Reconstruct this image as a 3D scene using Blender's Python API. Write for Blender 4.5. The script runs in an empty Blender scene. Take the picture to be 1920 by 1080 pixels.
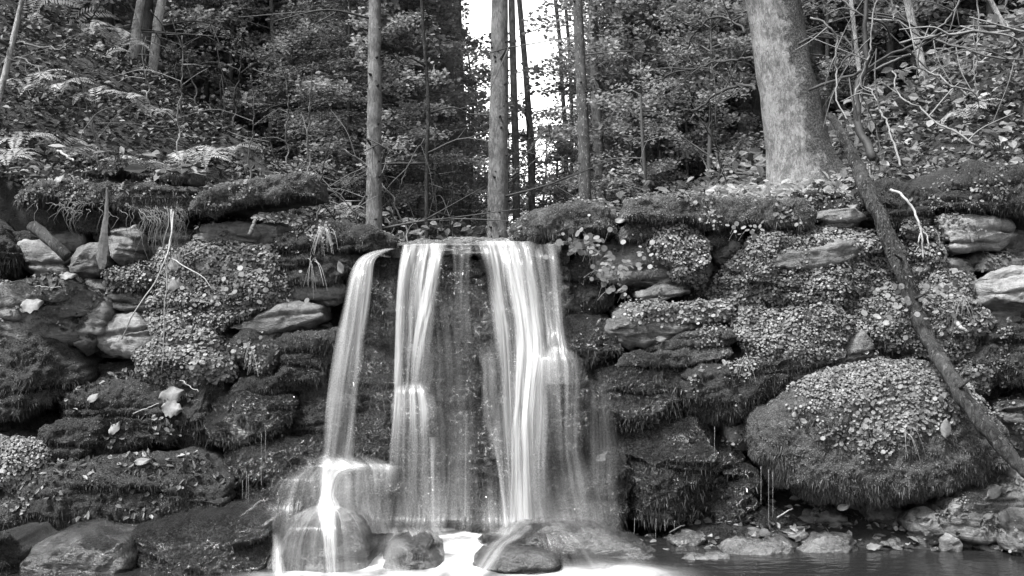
import bpy, math, random
import numpy as np
from math import radians, sin, cos, pi
random.seed(7); RNG = np.random.default_rng(11)
SC = bpy.context.scene; COL = SC.collection

# ------------------------------------------------------------ camera, sky, sun
F = 2083.0; CZ = 1.1
cam = bpy.data.objects.new('camera', bpy.data.cameras.new('camera')); COL.objects.link(cam)
cam.location = (0, 0, CZ); cam.rotation_euler = (radians(90), 0, 0)
cam.data.lens = 36*F/1920; cam.data.sensor_width = 36; cam.data.clip_start = .05; cam.data.clip_end = 600
SC.camera = cam
SUN_EL, SUN_AZ = radians(60), radians(-130)       # azimuth from +Y, clockwise: behind the camera, to its left
w = bpy.data.worlds.new('World'); SC.world = w; w.use_nodes = True
nt = w.node_tree; bgn = nt.nodes['Background']
sky = nt.nodes.new('ShaderNodeTexSky'); sky.sky_type = 'NISHITA'; sky.sun_disc = False
sky.sun_elevation = SUN_EL; sky.sun_rotation = SUN_AZ; sky.dust_density = 4; sky.air_density = 1
bw = nt.nodes.new('ShaderNodeRGBToBW')            # a black and white world
nt.links.new(sky.outputs[0], bw.inputs[0])
tcw = nt.nodes.new('ShaderNodeTexCoord'); sw = nt.nodes.new('ShaderNodeSeparateXYZ'); nt.links.new(tcw.outputs['Generated'], sw.inputs[0])
cb = nt.nodes.new('ShaderNodeMapRange'); cb.interpolation_type = 'SMOOTHSTEP'; nt.links.new(sw.outputs[1], cb.inputs[0])   # sky boosted towards +Y, added to whiten the gap and backlight the leaves
for i_, x_ in zip((1, 2, 3, 4), (.75, .95, 1., 2.7)): cb.inputs[i_].default_value = x_
mw = nt.nodes.new('ShaderNodeMath'); mw.operation = 'MULTIPLY'; nt.links.new(bw.outputs[0], mw.inputs[0]); nt.links.new(cb.outputs[0], mw.inputs[1]); nt.links.new(mw.outputs[0], bgn.inputs[0])
bgn.inputs[1].default_value = .13
sun = bpy.data.objects.new('sun', bpy.data.lights.new('sun', 'SUN')); COL.objects.link(sun)
sun.data.energy = 2.3; sun.data.angle = radians(8); sun.data.color = (1, 1, 1)
sun.rotation_euler = (radians(90)-SUN_EL, 0, pi-SUN_AZ)
SC.view_settings.view_transform = 'Standard'; SC.view_settings.look = 'None'
SC.view_settings.exposure = 1.75; SC.view_settings.gamma = 1
SC.cycles.max_bounces = 8; SC.cycles.transparent_max_bounces = 24; SC.cycles.diffuse_bounces = 3
SC.cycles.caustics_reflective = False; SC.cycles.caustics_refractive = False

# ------------------------------------------------------------ helpers
def P(px, py, d): return np.array([(px-960)*d/F, d, CZ-(py-540)*d/F])
def wall_d(py): return 5.15-(py-330)/670*.22

def vnoise(p, seed=0):
    p = np.asarray(p, float); i = np.floor(p).astype(np.int64); f = p-i; u = f*f*(3-2*f)
    def h(a, b, c):
        n = (a*73856093) ^ (b*19349663) ^ (c*83492791) ^ (seed*2654435+97)
        n = n & 0xffffffff; n = ((n ^ (n >> 13))*1274126177) & 0xffffffff; n ^= n >> 16
        return (n & 0xffff)/32767.5-1
    x, y, z = i[:, 0], i[:, 1], i[:, 2]; r = 0
    for dx in (0, 1):
        for dy in (0, 1):
            for dz in (0, 1):
                r = r+h(x+dx, y+dy, z+dz)*(u[:, 0] if dx else 1-u[:, 0])*(u[:, 1] if dy else 1-u[:, 1])*(u[:, 2] if dz else 1-u[:, 2])
    return r
def fbm(p, o=4, seed=0):
    r = 0; a = 1; p = np.asarray(p, float)
    for k in range(o): r = r+a*vnoise(p, seed+k*17); a *= .5; p = p*2.03
    return r
def sstep(a, b, x): t = np.clip((x-a)/(b-a), 0, 1); return t*t*(3-2*t)
def unit(v): return v/np.maximum(np.linalg.norm(v, axis=-1, keepdims=True), 1e-9)

def mesh(name, V, faces, mat, attrs=None, smooth=True):
    """faces: list of int arrays (n,k)"""
    me = bpy.data.meshes.new(name); V = np.asarray(V, np.float32)
    faces = [np.asarray(f, np.int32) for f in faces if len(f)]
    me.vertices.add(len(V)); me.vertices.foreach_set('co', V.ravel())
    idx = np.concatenate([f.ravel() for f in faces]); tot = np.concatenate([np.full(len(f), f.shape[1], np.int32) for f in faces])
    st = np.concatenate([[0], np.cumsum(tot)[:-1]]).astype(np.int32)
    me.loops.add(len(idx)); me.loops.foreach_set('vertex_index', idx)
    me.polygons.add(len(tot)); me.polygons.foreach_set('loop_start', st)
    me.polygons.foreach_set('use_smooth', np.full(len(tot), smooth))
    me.update(calc_edges=True)
    for k, a in (attrs or {}).items():
        at = me.attributes.new(k, 'FLOAT', 'POINT'); at.data.foreach_set('value', np.asarray(a, np.float32))
    me.materials.append(mat)
    return me
def link(name, me, parent=None, loc=None):
    o = bpy.data.objects.new(name, me); COL.objects.link(o)
    if parent is not None: o.parent = parent
    if loc is not None: o.location = loc
    return o
def tag(o, label=None, cat=None, group=None, kind=None):
    if label: o['label'] = label
    if cat: o['category'] = cat
    if group: o['group'] = group
    if kind: o['kind'] = kind
    return o
def thing(name, label, cat, loc=(0, 0, 0), group=None):
    o = bpy.data.objects.new(name, None); o.empty_display_size = .05; COL.objects.link(o); o.location = loc
    return tag(o, label, cat, group)

class Acc:
    def __init__(s): s.V = []; s.Q = []; s.T = []; s.n = 0; s.A = []
    def add(s, V, Q=None, T=None, v=None):
        V = np.asarray(V, float).reshape(-1, 3)
        if Q is not None: s.Q.append(np.asarray(Q)+s.n)
        if T is not None: s.T.append(np.asarray(T)+s.n)
        s.V.append(V); s.A.append(np.full(len(V), random.random()) if v is None else np.broadcast_to(v, (len(V),))); s.n += len(V)
    def build(s, name, mat, smooth=True, origin=(0, 0, 0)):
        f = []
        if s.Q: f.append(np.concatenate(s.Q))
        if s.T: f.append(np.concatenate(s.T))
        return mesh(name, np.concatenate(s.V)-np.asarray(origin), f, mat, {'v': np.concatenate(s.A)}, smooth)

def tube(path, rad, k=6, bump=0, seed=0, cap=True):
    path = np.asarray(path, float); n = len(path); rad = np.broadcast_to(rad, (n,)).astype(float)
    t = unit(np.gradient(path, axis=0)); ref = np.array([.13, 1., .07]) if abs(t[0, 1]) < .8 else np.array([1., .1, .1])
    a = unit(np.cross(t, ref)); b = np.cross(t, a)
    an = np.arange(k)*2*pi/k
    R = rad[:, None]*np.ones(k)
    V = path[:, None]+R[..., None]*(a[:, None]*np.cos(an)[None, :, None]+b[:, None]*np.sin(an)[None, :, None])
    if bump:
        dirs = unit(V-path[:, None]); nz = fbm(V.reshape(-1, 3)*np.array([1, 1, .35])/(.35*rad.mean()+.01), 3, seed).reshape(n, k)
        V = V+dirs*(nz*bump*rad[:, None])[..., None]
    i = np.arange(n-1)[:, None]*k; j = np.arange(k)[None]; j2 = (j+1) % k
    Q = np.stack([i+j, i+j2, i+k+j2, i+k+j], -1).reshape(-1, 4)
    V = V.reshape(-1, 3)
    if cap:
        V = np.concatenate([V, path[:1], path[-1:]]); m = n*k
        T = np.concatenate([np.stack([np.full(k, m), (np.arange(k)+1) % k, np.arange(k)], -1),
                            np.stack([np.full(k, m+1), (n-1)*k+np.arange(k), (n-1)*k+(np.arange(k)+1) % k], -1)])
        return V, Q, T
    return V, Q, None
def smooth_path(pts, n):
    pts = np.asarray(pts, float); m = len(pts); pe = np.concatenate([2*pts[:1]-pts[1:2], pts, 2*pts[-1:]-pts[-2:-1]])
    s = np.linspace(0, m-1-1e-9, n); i = s.astype(int); t = (s-i)[:, None]
    p0, p1, p2, p3 = pe[i], pe[i+1], pe[i+2], pe[i+3]
    return .5*(2*p1+(p2-p0)*t+(2*p0-5*p1+4*p2-p3)*t*t+(3*p1-p0-3*p2+p3)*t**3)
def leaves(C, A, N, L, W, fold=.15):
    """6-vertex pointed leaves: centres, long axes, normals, lengths, widths"""
    n = len(C); A = unit(A); B = unit(np.cross(N, A)); N = np.cross(A, B); L = np.broadcast_to(L, (n,))[:, None]; W = np.broadcast_to(W, (n,))[:, None]
    up = N*W*fold
    V = np.stack([C-A*L*.5, C-A*L*.12+B*W*.5+up, C+A*L*.25+B*W*.36+up, C+A*L*.5, C+A*L*.25-B*W*.36+up, C-A*L*.12-B*W*.5+up], 1)
    b = np.arange(n)[:, None]*6
    Q = np.concatenate([b+np.array([0, 1, 2, 3]), b+np.array([0, 3, 4, 5])])
    return V.reshape(-1, 3), Q
def rounds(C, N, R, k=6):
    n = len(C); N = unit(N); A = unit(np.cross(N, RNG.normal(size=(n, 3)))); B = np.cross(N, A)
    an = np.arange(k)*2*pi/k
    V = C[:, None]+(A[:, None]*np.cos(an)[None, :, None]+B[:, None]*np.sin(an)[None, :, None])*np.broadcast_to(R, (n,))[:, None, None]
    b = np.arange(n)[:, None]*k
    return V.reshape(-1, 3), (b+np.arange(k)) 
def rep(v, k): return np.repeat(v, k)

# ------------------------------------------------------------ materials
def newmat(name):
    m = bpy.data.materials.new(name); m.use_nodes = True; nt = m.node_tree
    return m, nt, nt.nodes['Principled BSDF'], nt.nodes.new, nt.links.new
def g(v): return (v, v, v, 1)
def noise(nt, vec, scale, detail=4, rough=.55, dist=0):
    n = nt.nodes.new('ShaderNodeTexNoise'); n.inputs['Scale'].default_value = scale; n.inputs['Detail'].default_value = detail
    n.inputs['Roughness'].default_value = rough; n.inputs['Distortion'].default_value = dist
    if vec is not None: nt.links.new(vec, n.inputs['Vector'])
    return n.outputs['Fac']
def ramp(nt, fac, a, b, va=0., vb=1.):
    r = nt.nodes.new('ShaderNodeMapRange'); r.interpolation_type = 'SMOOTHSTEP'
    for i, x in zip((1, 2, 3, 4), (a, b, va, vb)): r.inputs[i].default_value = x
    nt.links.new(fac, r.inputs[0]); return r.outputs[0]
def mth(nt, op, a, b=None, c=None):
    m = nt.nodes.new('ShaderNodeMath'); m.operation = op
    for i, x in enumerate((a, b, c)):
        if x is None: continue
        if isinstance(x, (int, float)): m.inputs[i].default_value = x
        else: nt.links.new(x, m.inputs[i])
    return m.outputs[0]
def mixf(nt, f, a, b):
    m = nt.nodes.new('ShaderNodeMix'); m.data_type = 'FLOAT'
    for s, x in zip((0, 2, 3), (f, a, b)):
        if isinstance(x, (int, float)): m.inputs[s].default_value = x
        else: nt.links.new(x, m.inputs[s])
    return m.outputs[0]
def bump(nt, h, strength, dist, prev=None):
    b = nt.nodes.new('ShaderNodeBump'); b.inputs['Strength'].default_value = strength; b.inputs['Distance'].default_value = dist
    nt.links.new(h, b.inputs['Height'])
    if prev is not None: nt.links.new(prev, b.inputs['Normal'])
    return b.outputs[0]
def attr(nt, n='v'):
    a = nt.nodes.new('ShaderNodeAttribute'); a.attribute_name = n; return a.outputs['Fac']
def geo(nt): return nt.nodes.new('ShaderNodeNewGeometry')
def scaled(nt, vec, s):
    m = nt.nodes.new('ShaderNodeMapping'); m.inputs['Scale'].default_value = s; nt.links.new(vec, m.inputs[0]); return m.outputs[0]

def rock_mat(name, lo, hi, moss=0., wet=0., strata=.5, mlo=.015, mhi=.055, glint=0.):
    m, nt, bs, new, lk = newmat(name); G_ = geo(nt); pos = G_.outputs['Position']
    n1 = noise(nt, pos, 7, 8, .62); n2 = noise(nt, scaled(nt, pos, (9, 9, 34)), 1, 8, .68, 1.8); n3 = noise(nt, pos, 70, 5, .7)
    c = mth(nt, 'ADD', mth(nt, 'MULTIPLY', n1, .5), mth(nt, 'ADD', mth(nt, 'MULTIPLY', n2, .22), mth(nt, 'MULTIPLY', n3, .28)))
    rock = ramp(nt, c, .36, .64, lo, hi)
    lich = ramp(nt, noise(nt, pos, 23, 6, .75), .6, .68, 0, .5)
    rock = mixf(nt, lich, rock, hi*1.35)
    h = mth(nt, 'ADD', mth(nt, 'MULTIPLY', n2, strata), mth(nt, 'ADD', n1, mth(nt, 'MULTIPLY', n3, .35)))
    nrm = bump(nt, h, .75, .03)
    rough = .72-.4*wet
    if moss > 0:
        sep = new('ShaderNodeSeparateXYZ'); lk(G_.outputs['Normal'], sep.inputs[0])
        mk = mth(nt, 'ADD', mth(nt, 'MULTIPLY', noise(nt, pos, 4.5, 7, .65), 1.), mth(nt, 'MULTIPLY', sep.outputs[2], .14))
        mk = ramp(nt, mk, .72-.45*moss, .80-.45*moss)
        mc = ramp(nt, noise(nt, pos, 95, 6, .8), .40, .64, mlo, mhi)
        mc = mixf(nt, ramp(nt, noise(nt, pos, 10, 3), .4, .62), mc, mth(nt, 'MULTIPLY', mc, 1.6))
        col = mixf(nt, mk, rock, mc)
        nb = bump(nt, noise(nt, pos, 85, 6, .8), 1., .035+.05*glint)
        mv = new('ShaderNodeMix'); mv.data_type = 'VECTOR'; lk(mk, mv.inputs[0]); lk(nrm, mv.inputs[4]); lk(nb, mv.inputs[5]); nrm = mv.outputs[1]
        lk(mixf(nt, mk, max(rough, .2), max(.85-.6*wet, .2)), bs.inputs['Roughness'])
    else:
        col = rock; bs.inputs['Roughness'].default_value = rough
    lk(col, bs.inputs['Base Color']); lk(nrm, bs.inputs['Normal'])
    bs.inputs['Specular IOR Level'].default_value = min(1., .35+.45*wet)
    return m
M = {}
M['bare'] = rock_mat('bare_rock', .055, .17, .25)
M['pale'] = rock_mat('pale_rock', .10, .28, .0)
M['mixed'] = rock_mat('part_mossy_rock', .05, .19, .42)
M['moss'] = rock_mat('moss_rock', .05, .13, .85, .15)
M['mossl'] = rock_mat('dry_moss_rock', .05, .13, .85, 0, .5, .035, .12)
M['leafy'] = rock_mat('overgrown_rock', .05, .14, .8, 0, .5, .03, .11)
M['wet'] = rock_mat('wet_moss_rock', .02, .07, .8, 1.3, .5, .012, .06, glint=1.)
M['wetrock'] = rock_mat('wet_rock', .02, .14, 0, 1.2, .8)
M['film'] = rock_mat('wet_boulder_rock', .012, .055, .3, 1.2, .6, .01, .04)

def leaf_mat(name, lo, hi, trans=.35, rough=.5, spec=.4, pw=1.4):
    m, nt, bs, new, lk = newmat(name)
    oi = new('ShaderNodeObjectInfo')
    v = attr(nt); vv = mth(nt, 'ADD', mth(nt, 'MULTIPLY', v, .8), mth(nt, 'MULTIPLY', oi.outputs['Random'], .2))
    c = mixf(nt, mth(nt, 'POWER', vv, pw), lo, hi)
    c = mth(nt, 'MULTIPLY', c, ramp(nt, noise(nt, geo(nt).outputs['Position'], 90, 2), .3, .7, .8, 1.15))
    lk(c, bs.inputs['Base Color']); bs.inputs['Roughness'].default_value = rough; bs.inputs['Specular IOR Level'].default_value = spec
    if trans:
        tr = new('ShaderNodeBsdfTranslucent'); lk(c, tr.inputs[0]); mx = new('ShaderNodeMixShader'); mx.inputs[0].default_value = trans
        lk(bs.outputs[0], mx.inputs[1]); lk(tr.outputs[0], mx.inputs[2]); lk(mx.outputs[0], nt.nodes['Material Output'].inputs[0])
    return m
M['moss_blade'] = leaf_mat('moss_blades', .015, .20, .2, .55, .4, 3.4)
M['moss_blade_dry'] = leaf_mat('dry_moss_blades', .04, .32, .2, .7, .3, 2.2)
M['moss_blade_wet'] = leaf_mat('wet_moss_blades', .012, .16, .1, .16, .9, 3.5)
M['cover'] = leaf_mat('creeping_leaves', .08, .40, .25, .5, .4, 1.6)
M['litter'] = leaf_mat('leaf_litter', .03, .29, .15, .55, .3, 2.1)
M['litter_dark'] = leaf_mat('dark_leaf_litter', .012, .17, .15, .5, .4, 2.4)
M['pale_leaf'] = leaf_mat('pale_leaf', .10, .20, .2, .5)
M['fern'] = leaf_mat('fern_green', .14, .50, .35, .5)
M['beech'] = leaf_mat('beech_leaves', .09, .38, .45, .6, .2)
M['beech_light'] = leaf_mat('light_leaves', .16, .52, .5, .6, .2)
M['spruce'] = leaf_mat('spruce_needles', .025, .16, .15, .6)
M['twig_pale'] = leaf_mat('pale_twig', .18, .36, 0, .6)
M['branch_pale'] = leaf_mat('pale_branch', .10, .22, 0, .6)
M['twig_grey'] = leaf_mat('grey_twig', .06, .14, 0, .7)
M['twig_dark'] = leaf_mat('dark_twig', .02, .06, 0, .7)

def bark_mat(name, lo, hi, fleck=0., mossside=False, zs=.3):
    m, nt, bs, new, lk = newmat(name); G_ = geo(nt); pos = G_.outputs['Position']
    n1 = noise(nt, scaled(nt, pos, (60, 60, 60*zs)), 1, 8, .78, 1.); n2 = noise(nt, pos, 9, 5, .6)
    c = ramp(nt, mth(nt, 'ADD', mth(nt, 'MULTIPLY', n1, .6), mth(nt, 'MULTIPLY', n2, .4)), .41, .59, lo, hi)
    if fleck: c = mixf(nt, ramp(nt, noise(nt, scaled(nt, pos, (1, 1, .55)), 65, 3, .6), .6, .66, 0, fleck), c, .5)
    if mossside:   # moss grows on the right side of the bole
        sp = new('ShaderNodeSeparateXYZ'); lk(G_.outputs['Normal'], sp.inputs[0])
        mk = ramp(nt, mth(nt, 'ADD', mth(nt, 'MULTIPLY', sp.outputs[0], .55), mth(nt, 'MULTIPLY', noise(nt, pos, 16, 8, .8), 1.2)), .60, .74)
        mc = ramp(nt, noise(nt, pos, 90, 5, .7), .4, .66, .035, .17)
        c = mixf(nt, mk, c, mc)
    lk(c, bs.inputs['Base Color']); bs.inputs['Roughness'].default_value = .85; bs.inputs['Specular IOR Level'].default_value = .2
    lk(bump(nt, n1, 1., .035), bs.inputs['Normal']); return m
M['bark_mid'] = bark_mat('spruce_bark', .10, .27)
M['bark_light'] = bark_mat('pale_bark', .18, .50, .6)
M['bark_dark'] = bark_mat('dark_bark', .02, .07)
M['bark_fleck'] = bark_mat('flecked_bark', .06, .14, .6)
M['bark_big'] = bark_mat('beech_bark', .12, .38, .12, True, .45)
M['log'] = bark_mat('log_bark', .02, .10, .22, False, .45)

def soil_mat():
    m, nt, bs, new, lk = newmat('forest_soil'); pos = geo(nt).outputs['Position']
    n = noise(nt, pos, 14, 8, .7); lk(ramp(nt, n, .35, .68, .006, .032), bs.inputs['Base Color'])
    lk(bump(nt, noise(nt, pos, 30, 6, .75), .9, .04), bs.inputs['Normal']); bs.inputs['Roughness'].default_value = .9; return m
M['soil'] = soil_mat()

# ------------------------------------------------------------ ground
def Gz(X, d):
    X = np.asarray(X, float); d = np.asarray(d, float)
    s = sstep(5.4, 8.2, d); base = 1.24+.022*(d-5.2)
    a = np.maximum(0, -.78-X-.03*(d-5.2)); b = np.maximum(0, X-.25-.03*(d-5.2))
    L = a*(.24+.43*s); b2 = np.maximum(0, X-1.25-.05*(d-5.3)); R = np.minimum(b*.5, .2)+b*.03+b2*(.03+.50*s)
    z = base+L+R
    z = z+np.clip(a+b, 0, 1)*(.05+.05*s)*fbm(np.stack([X*1.7, d*1.7, 0*X], -1).reshape(-1, 3), 4, 5).reshape(X.shape)
    z = z+sstep(20, 46, d)*15*sstep(2.6, 9.5, np.abs(X-.1-.004*d))
    return np.minimum(z, 30+0*z)
def Bed(X, d):
    z = -.22+0*X
    z = np.maximum(z, np.where(X > .4, sstep(.4, .9, X)*((d-4.72)*.33+.22)-.22, z))
    z = np.maximum(z, np.where(X < -1.0, sstep(-1, -1.5, X)*((d-4.6)*.5+.22)-.22, z))
    z = z+sstep(4.5, 7, np.abs(X))*1.2+sstep(-2, -6, d)*.8
    return z+.015*fbm(np.stack([X*9, d*9, 0*X], -1).reshape(-1, 3), 3, 9).reshape(X.shape)
def build_ground():
    xs = np.concatenate([-np.geomspace(150, 5, 26), np.linspace(-4.9, 4.9, 240), np.geomspace(5, 150, 26)])
    ds = np.concatenate([[-150, -60, -25, -12, -6, -4, -2, 0, 1.5, 3], np.linspace(3.6, 5.24, 30), np.linspace(5.26, 5.43, 14), np.linspace(5.46, 12, 110), np.geomspace(12.3, 300, 50)])
    X, D = np.meshgrid(xs, ds); bed = Bed(X, D); top = Gz(X, D); t = sstep(5.27, 5.42, D); Z = bed*(1-t)+top*t
    Y = D+(t*(1-t))*.25*fbm(np.stack([X*5, D*0, Z*5], -1).reshape(-1, 3), 3, 3).reshape(X.shape)
    V = np.stack([X, Y, Z], -1).reshape(-1, 3); n, m = X.shape
    i = np.arange(n-1)[:, None]*m+np.arange(m-1)[None]; Q = np.stack([i, i+1, i+m+1, i+m], -1).reshape(-1, 4)
    tag(link('ground', mesh('ground', V, [Q], M['soil'])), 'dark forest soil of the stream banks behind and under the stones', kind='structure')
build_ground()

# ------------------------------------------------------------ stones
def vnorm(V, Q):
    n = np.zeros_like(V); a = np.cross(V[Q[:, 2]]-V[Q[:, 0]], V[Q[:, 3]]-V[Q[:, 1]])
    for k in range(4): np.add.at(n, Q[:, k], a)
    return unit(n)
def stone_geo(pts, d, bulge, thick, seed, rough=1., cuts=7, step=.0095, crack=0., grow=5.5):
    pts = np.asarray(pts, float); m = len(pts)
    c0 = pts.mean(0); ext = np.maximum(np.ptp(pts, axis=0), 1); pts = c0+(pts-c0)*(1+grow*2/ext)
    # closed, slightly rounded outline
    pe = np.stack([P(a, b, d) for a, b in pts])[:, [0, 2]]
    s = np.linspace(0, m, 40*m, endpoint=False); i = s.astype(int); t = (s-i)[:, None]
    p0, p1, p2, p3 = pe[(i-1) % m], pe[i % m], pe[(i+1) % m], pe[(i+2) % m]
    cr = .5*(2*p1+(p2-p0)*t+(2*p0-5*p1+4*p2-p3)*t*t+(3*p1-p0-3*p2+p3)*t**3)
    o = .3*cr+.7*(p1+(p2-p1)*t)
    L = np.concatenate([[0], np.cumsum(np.linalg.norm(np.diff(np.concatenate([o, o[:1]]), axis=0), axis=1))]); per = L[-1]
    N = int(max(36, per/step)); ss = np.arange(N)*per/N
    oo = np.concatenate([o, o[:1]]); out = np.stack([np.interp(ss, L, oo[:, 0]), np.interp(ss, L, oo[:, 1])], -1)
    if ((np.roll(out, -1, 0)[:, 0]-out[:, 0])*(np.roll(out, -1, 0)[:, 1]+out[:, 1])).sum() > 0: out = out[::-1]
    c = out.mean(0); q = out-c; ev, evec = np.linalg.eigh(q.T@q/len(q)); ax = evec[:, 1]; pr = q@ax; pw = np.abs(q@evec[:, 0]).max()
    lo, hi = pr.min(), pr.max(); sl = max(0, (hi-lo)/2-pw)*.8; mid = (lo+hi)/2
    Qp = c+np.clip(pr, mid-sl, mid+sl)[:, None]*ax
    rad = max(pw, .01); R = int(max(7, min(34, rad/step*1.15)))
    rings = []
    e = 6.5; tt = 1-(1-np.linspace(0., 1, R))**1.25
    for t_ in tt: rings.append((t_, -bulge*(1-t_**e)**.45))
    rings += [(1.0, min(.03, thick*.3)), (.985, thick*.5), (.9, thick), (.3, thick*1.04)]
    V = np.concatenate([np.stack([(Qp+(out-Qp)*a)[:, 0], np.full(N, d+y), (Qp+(out-Qp)*a)[:, 1]], -1) for a, y in rings])
    nr = len(rings); i = np.arange(nr-1)[:, None]*N; j = np.arange(N)[None]; j2 = (j+1) % N
    Q = np.stack([i+j, i+N+j, i+N+j2, i+j2], -1).reshape(-1, 4)
    rs = np.random.default_rng(seed); cen = np.array([c[0], d, c[1]])
    # planar facets
    asp = min(1., 2*pw/max(hi-lo, .01)+.15)
    for k in range(cuts):
        nn = unit(rs.normal(size=3)*np.array([asp, .8, 1])-np.array([0, .9, 0])); h = (V-cen)@nn; lim = h.max()*(rs.uniform(.55, .82)+.22*(1-asp))
        over = np.clip(h-lim, 0, None); V = V-nn*(over*.9)[:, None]
    n = vnorm(V, Q); sc = min(1., rad/.09); o_ = seed*3.7
    fade = 1.
    dsp = .30*min(rad, .14)*.35*fbm(V/(min(rad, .16)*1.1)+o_, 3, seed)+.0085*rough*sc*fbm(V/.075+o_, 3, seed+1)+.005*rough*fbm(V/.02+o_, 3, seed+2)
    if crack: # bedding of the schist: thin ledges
        z = V[:, 2]/.016+V[:, 0]*rs.uniform(-6, 6)+2.*vnoise(V/.15+o_, seed); dsp = dsp+crack*.007*(np.abs((z % 2)-1)-.5)*(.5+vnoise(V/.06, seed+5))
        zz = vnoise(np.stack([V[:, 0]*2.5, V[:, 1]*2.5, V[:, 2]*26], -1)+o_, seed+8); dsp = dsp+crack*.010*zz
    hz = np.ptp(V[:, 2])
    for k in range(int(hz/.085*min(1, crack+.3))):     # open bedding joints between layers
        zk = V[:, 2].min()+hz*rs.uniform(.2, .85); sl_ = rs.normal(0, .10); wv = .010*vnoise(np.stack([V[:, 0]/.11, V[:, 0]*0+k*9., V[:, 0]*0], -1)+o_, seed+21)
        gz_ = V[:, 2]-zk-sl_*(V[:, 0]-cen[0])-wv; ln_ = np.clip(vnoise(np.stack([V[:, 0]/.16, V[:, 0]*0+k*5., V[:, 0]*0], -1)+o_, seed+27)+.45, 0, 1)
        dsp = dsp-.030*ln_*np.exp(-(gz_/.0065)**2)+.008*ln_*np.tanh(gz_/.02)*np.exp(-(gz_/.06)**2)
    V = V+n*dsp[:, None]
    n = vnorm(V, Q)
    return V, Q, n, N, R, cen
def scatter(V, Q, n, count_m2, rs):
    A = V[Q[:, 0]]; B = V[Q[:, 1]]; C = V[Q[:, 2]]; D = V[Q[:, 3]]
    ar = .5*np.linalg.norm(np.cross(C-A, D-B), axis=1); num = rs.poisson(ar*count_m2); f = np.repeat(np.arange(len(Q)), num); k = len(f)
    u = rs.random((k, 1)); v = rs.random((k, 1)); p = (A[f]*(1-u)+B[f]*u)*(1-v)+(D[f]*(1-u)+C[f]*u)*v
    nn = unit(n[Q[f, 0]]+n[Q[f, 2]]); return p, nn
def blades(p, n, L, wd, rs, droop=.7, wild=.6):
    k = len(p)
    d = unit(n*.55+np.array([0, 0, -droop])+rs.normal(size=(k, 3))*wild*.5); L = L*rs.uniform(.5, 1.4, (k, 1)); s = unit(np.cross(d, n+rs.normal(size=(k, 3))*.8))*wd
    V = np.stack([p-s, p+s, p+d*L+np.array([0, 0, -.25])*L*.5], 1).reshape(-1, 3)
    return V, np.arange(3*k).reshape(k, 3)
BL = {'moss': ('moss_blade', 46000, .0062), 'mossl': ('moss_blade_dry', 46000, .005), 'wet': ('moss_blade_wet', 5000, .0045), 'leafy': ('moss_blade_dry', 20000, .006), 'mixed': ('moss_blade', 14000, .006)}
NST = 0; STONES = []
CARR = []   # (points, normals) of stones, used to lay things on them
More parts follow.
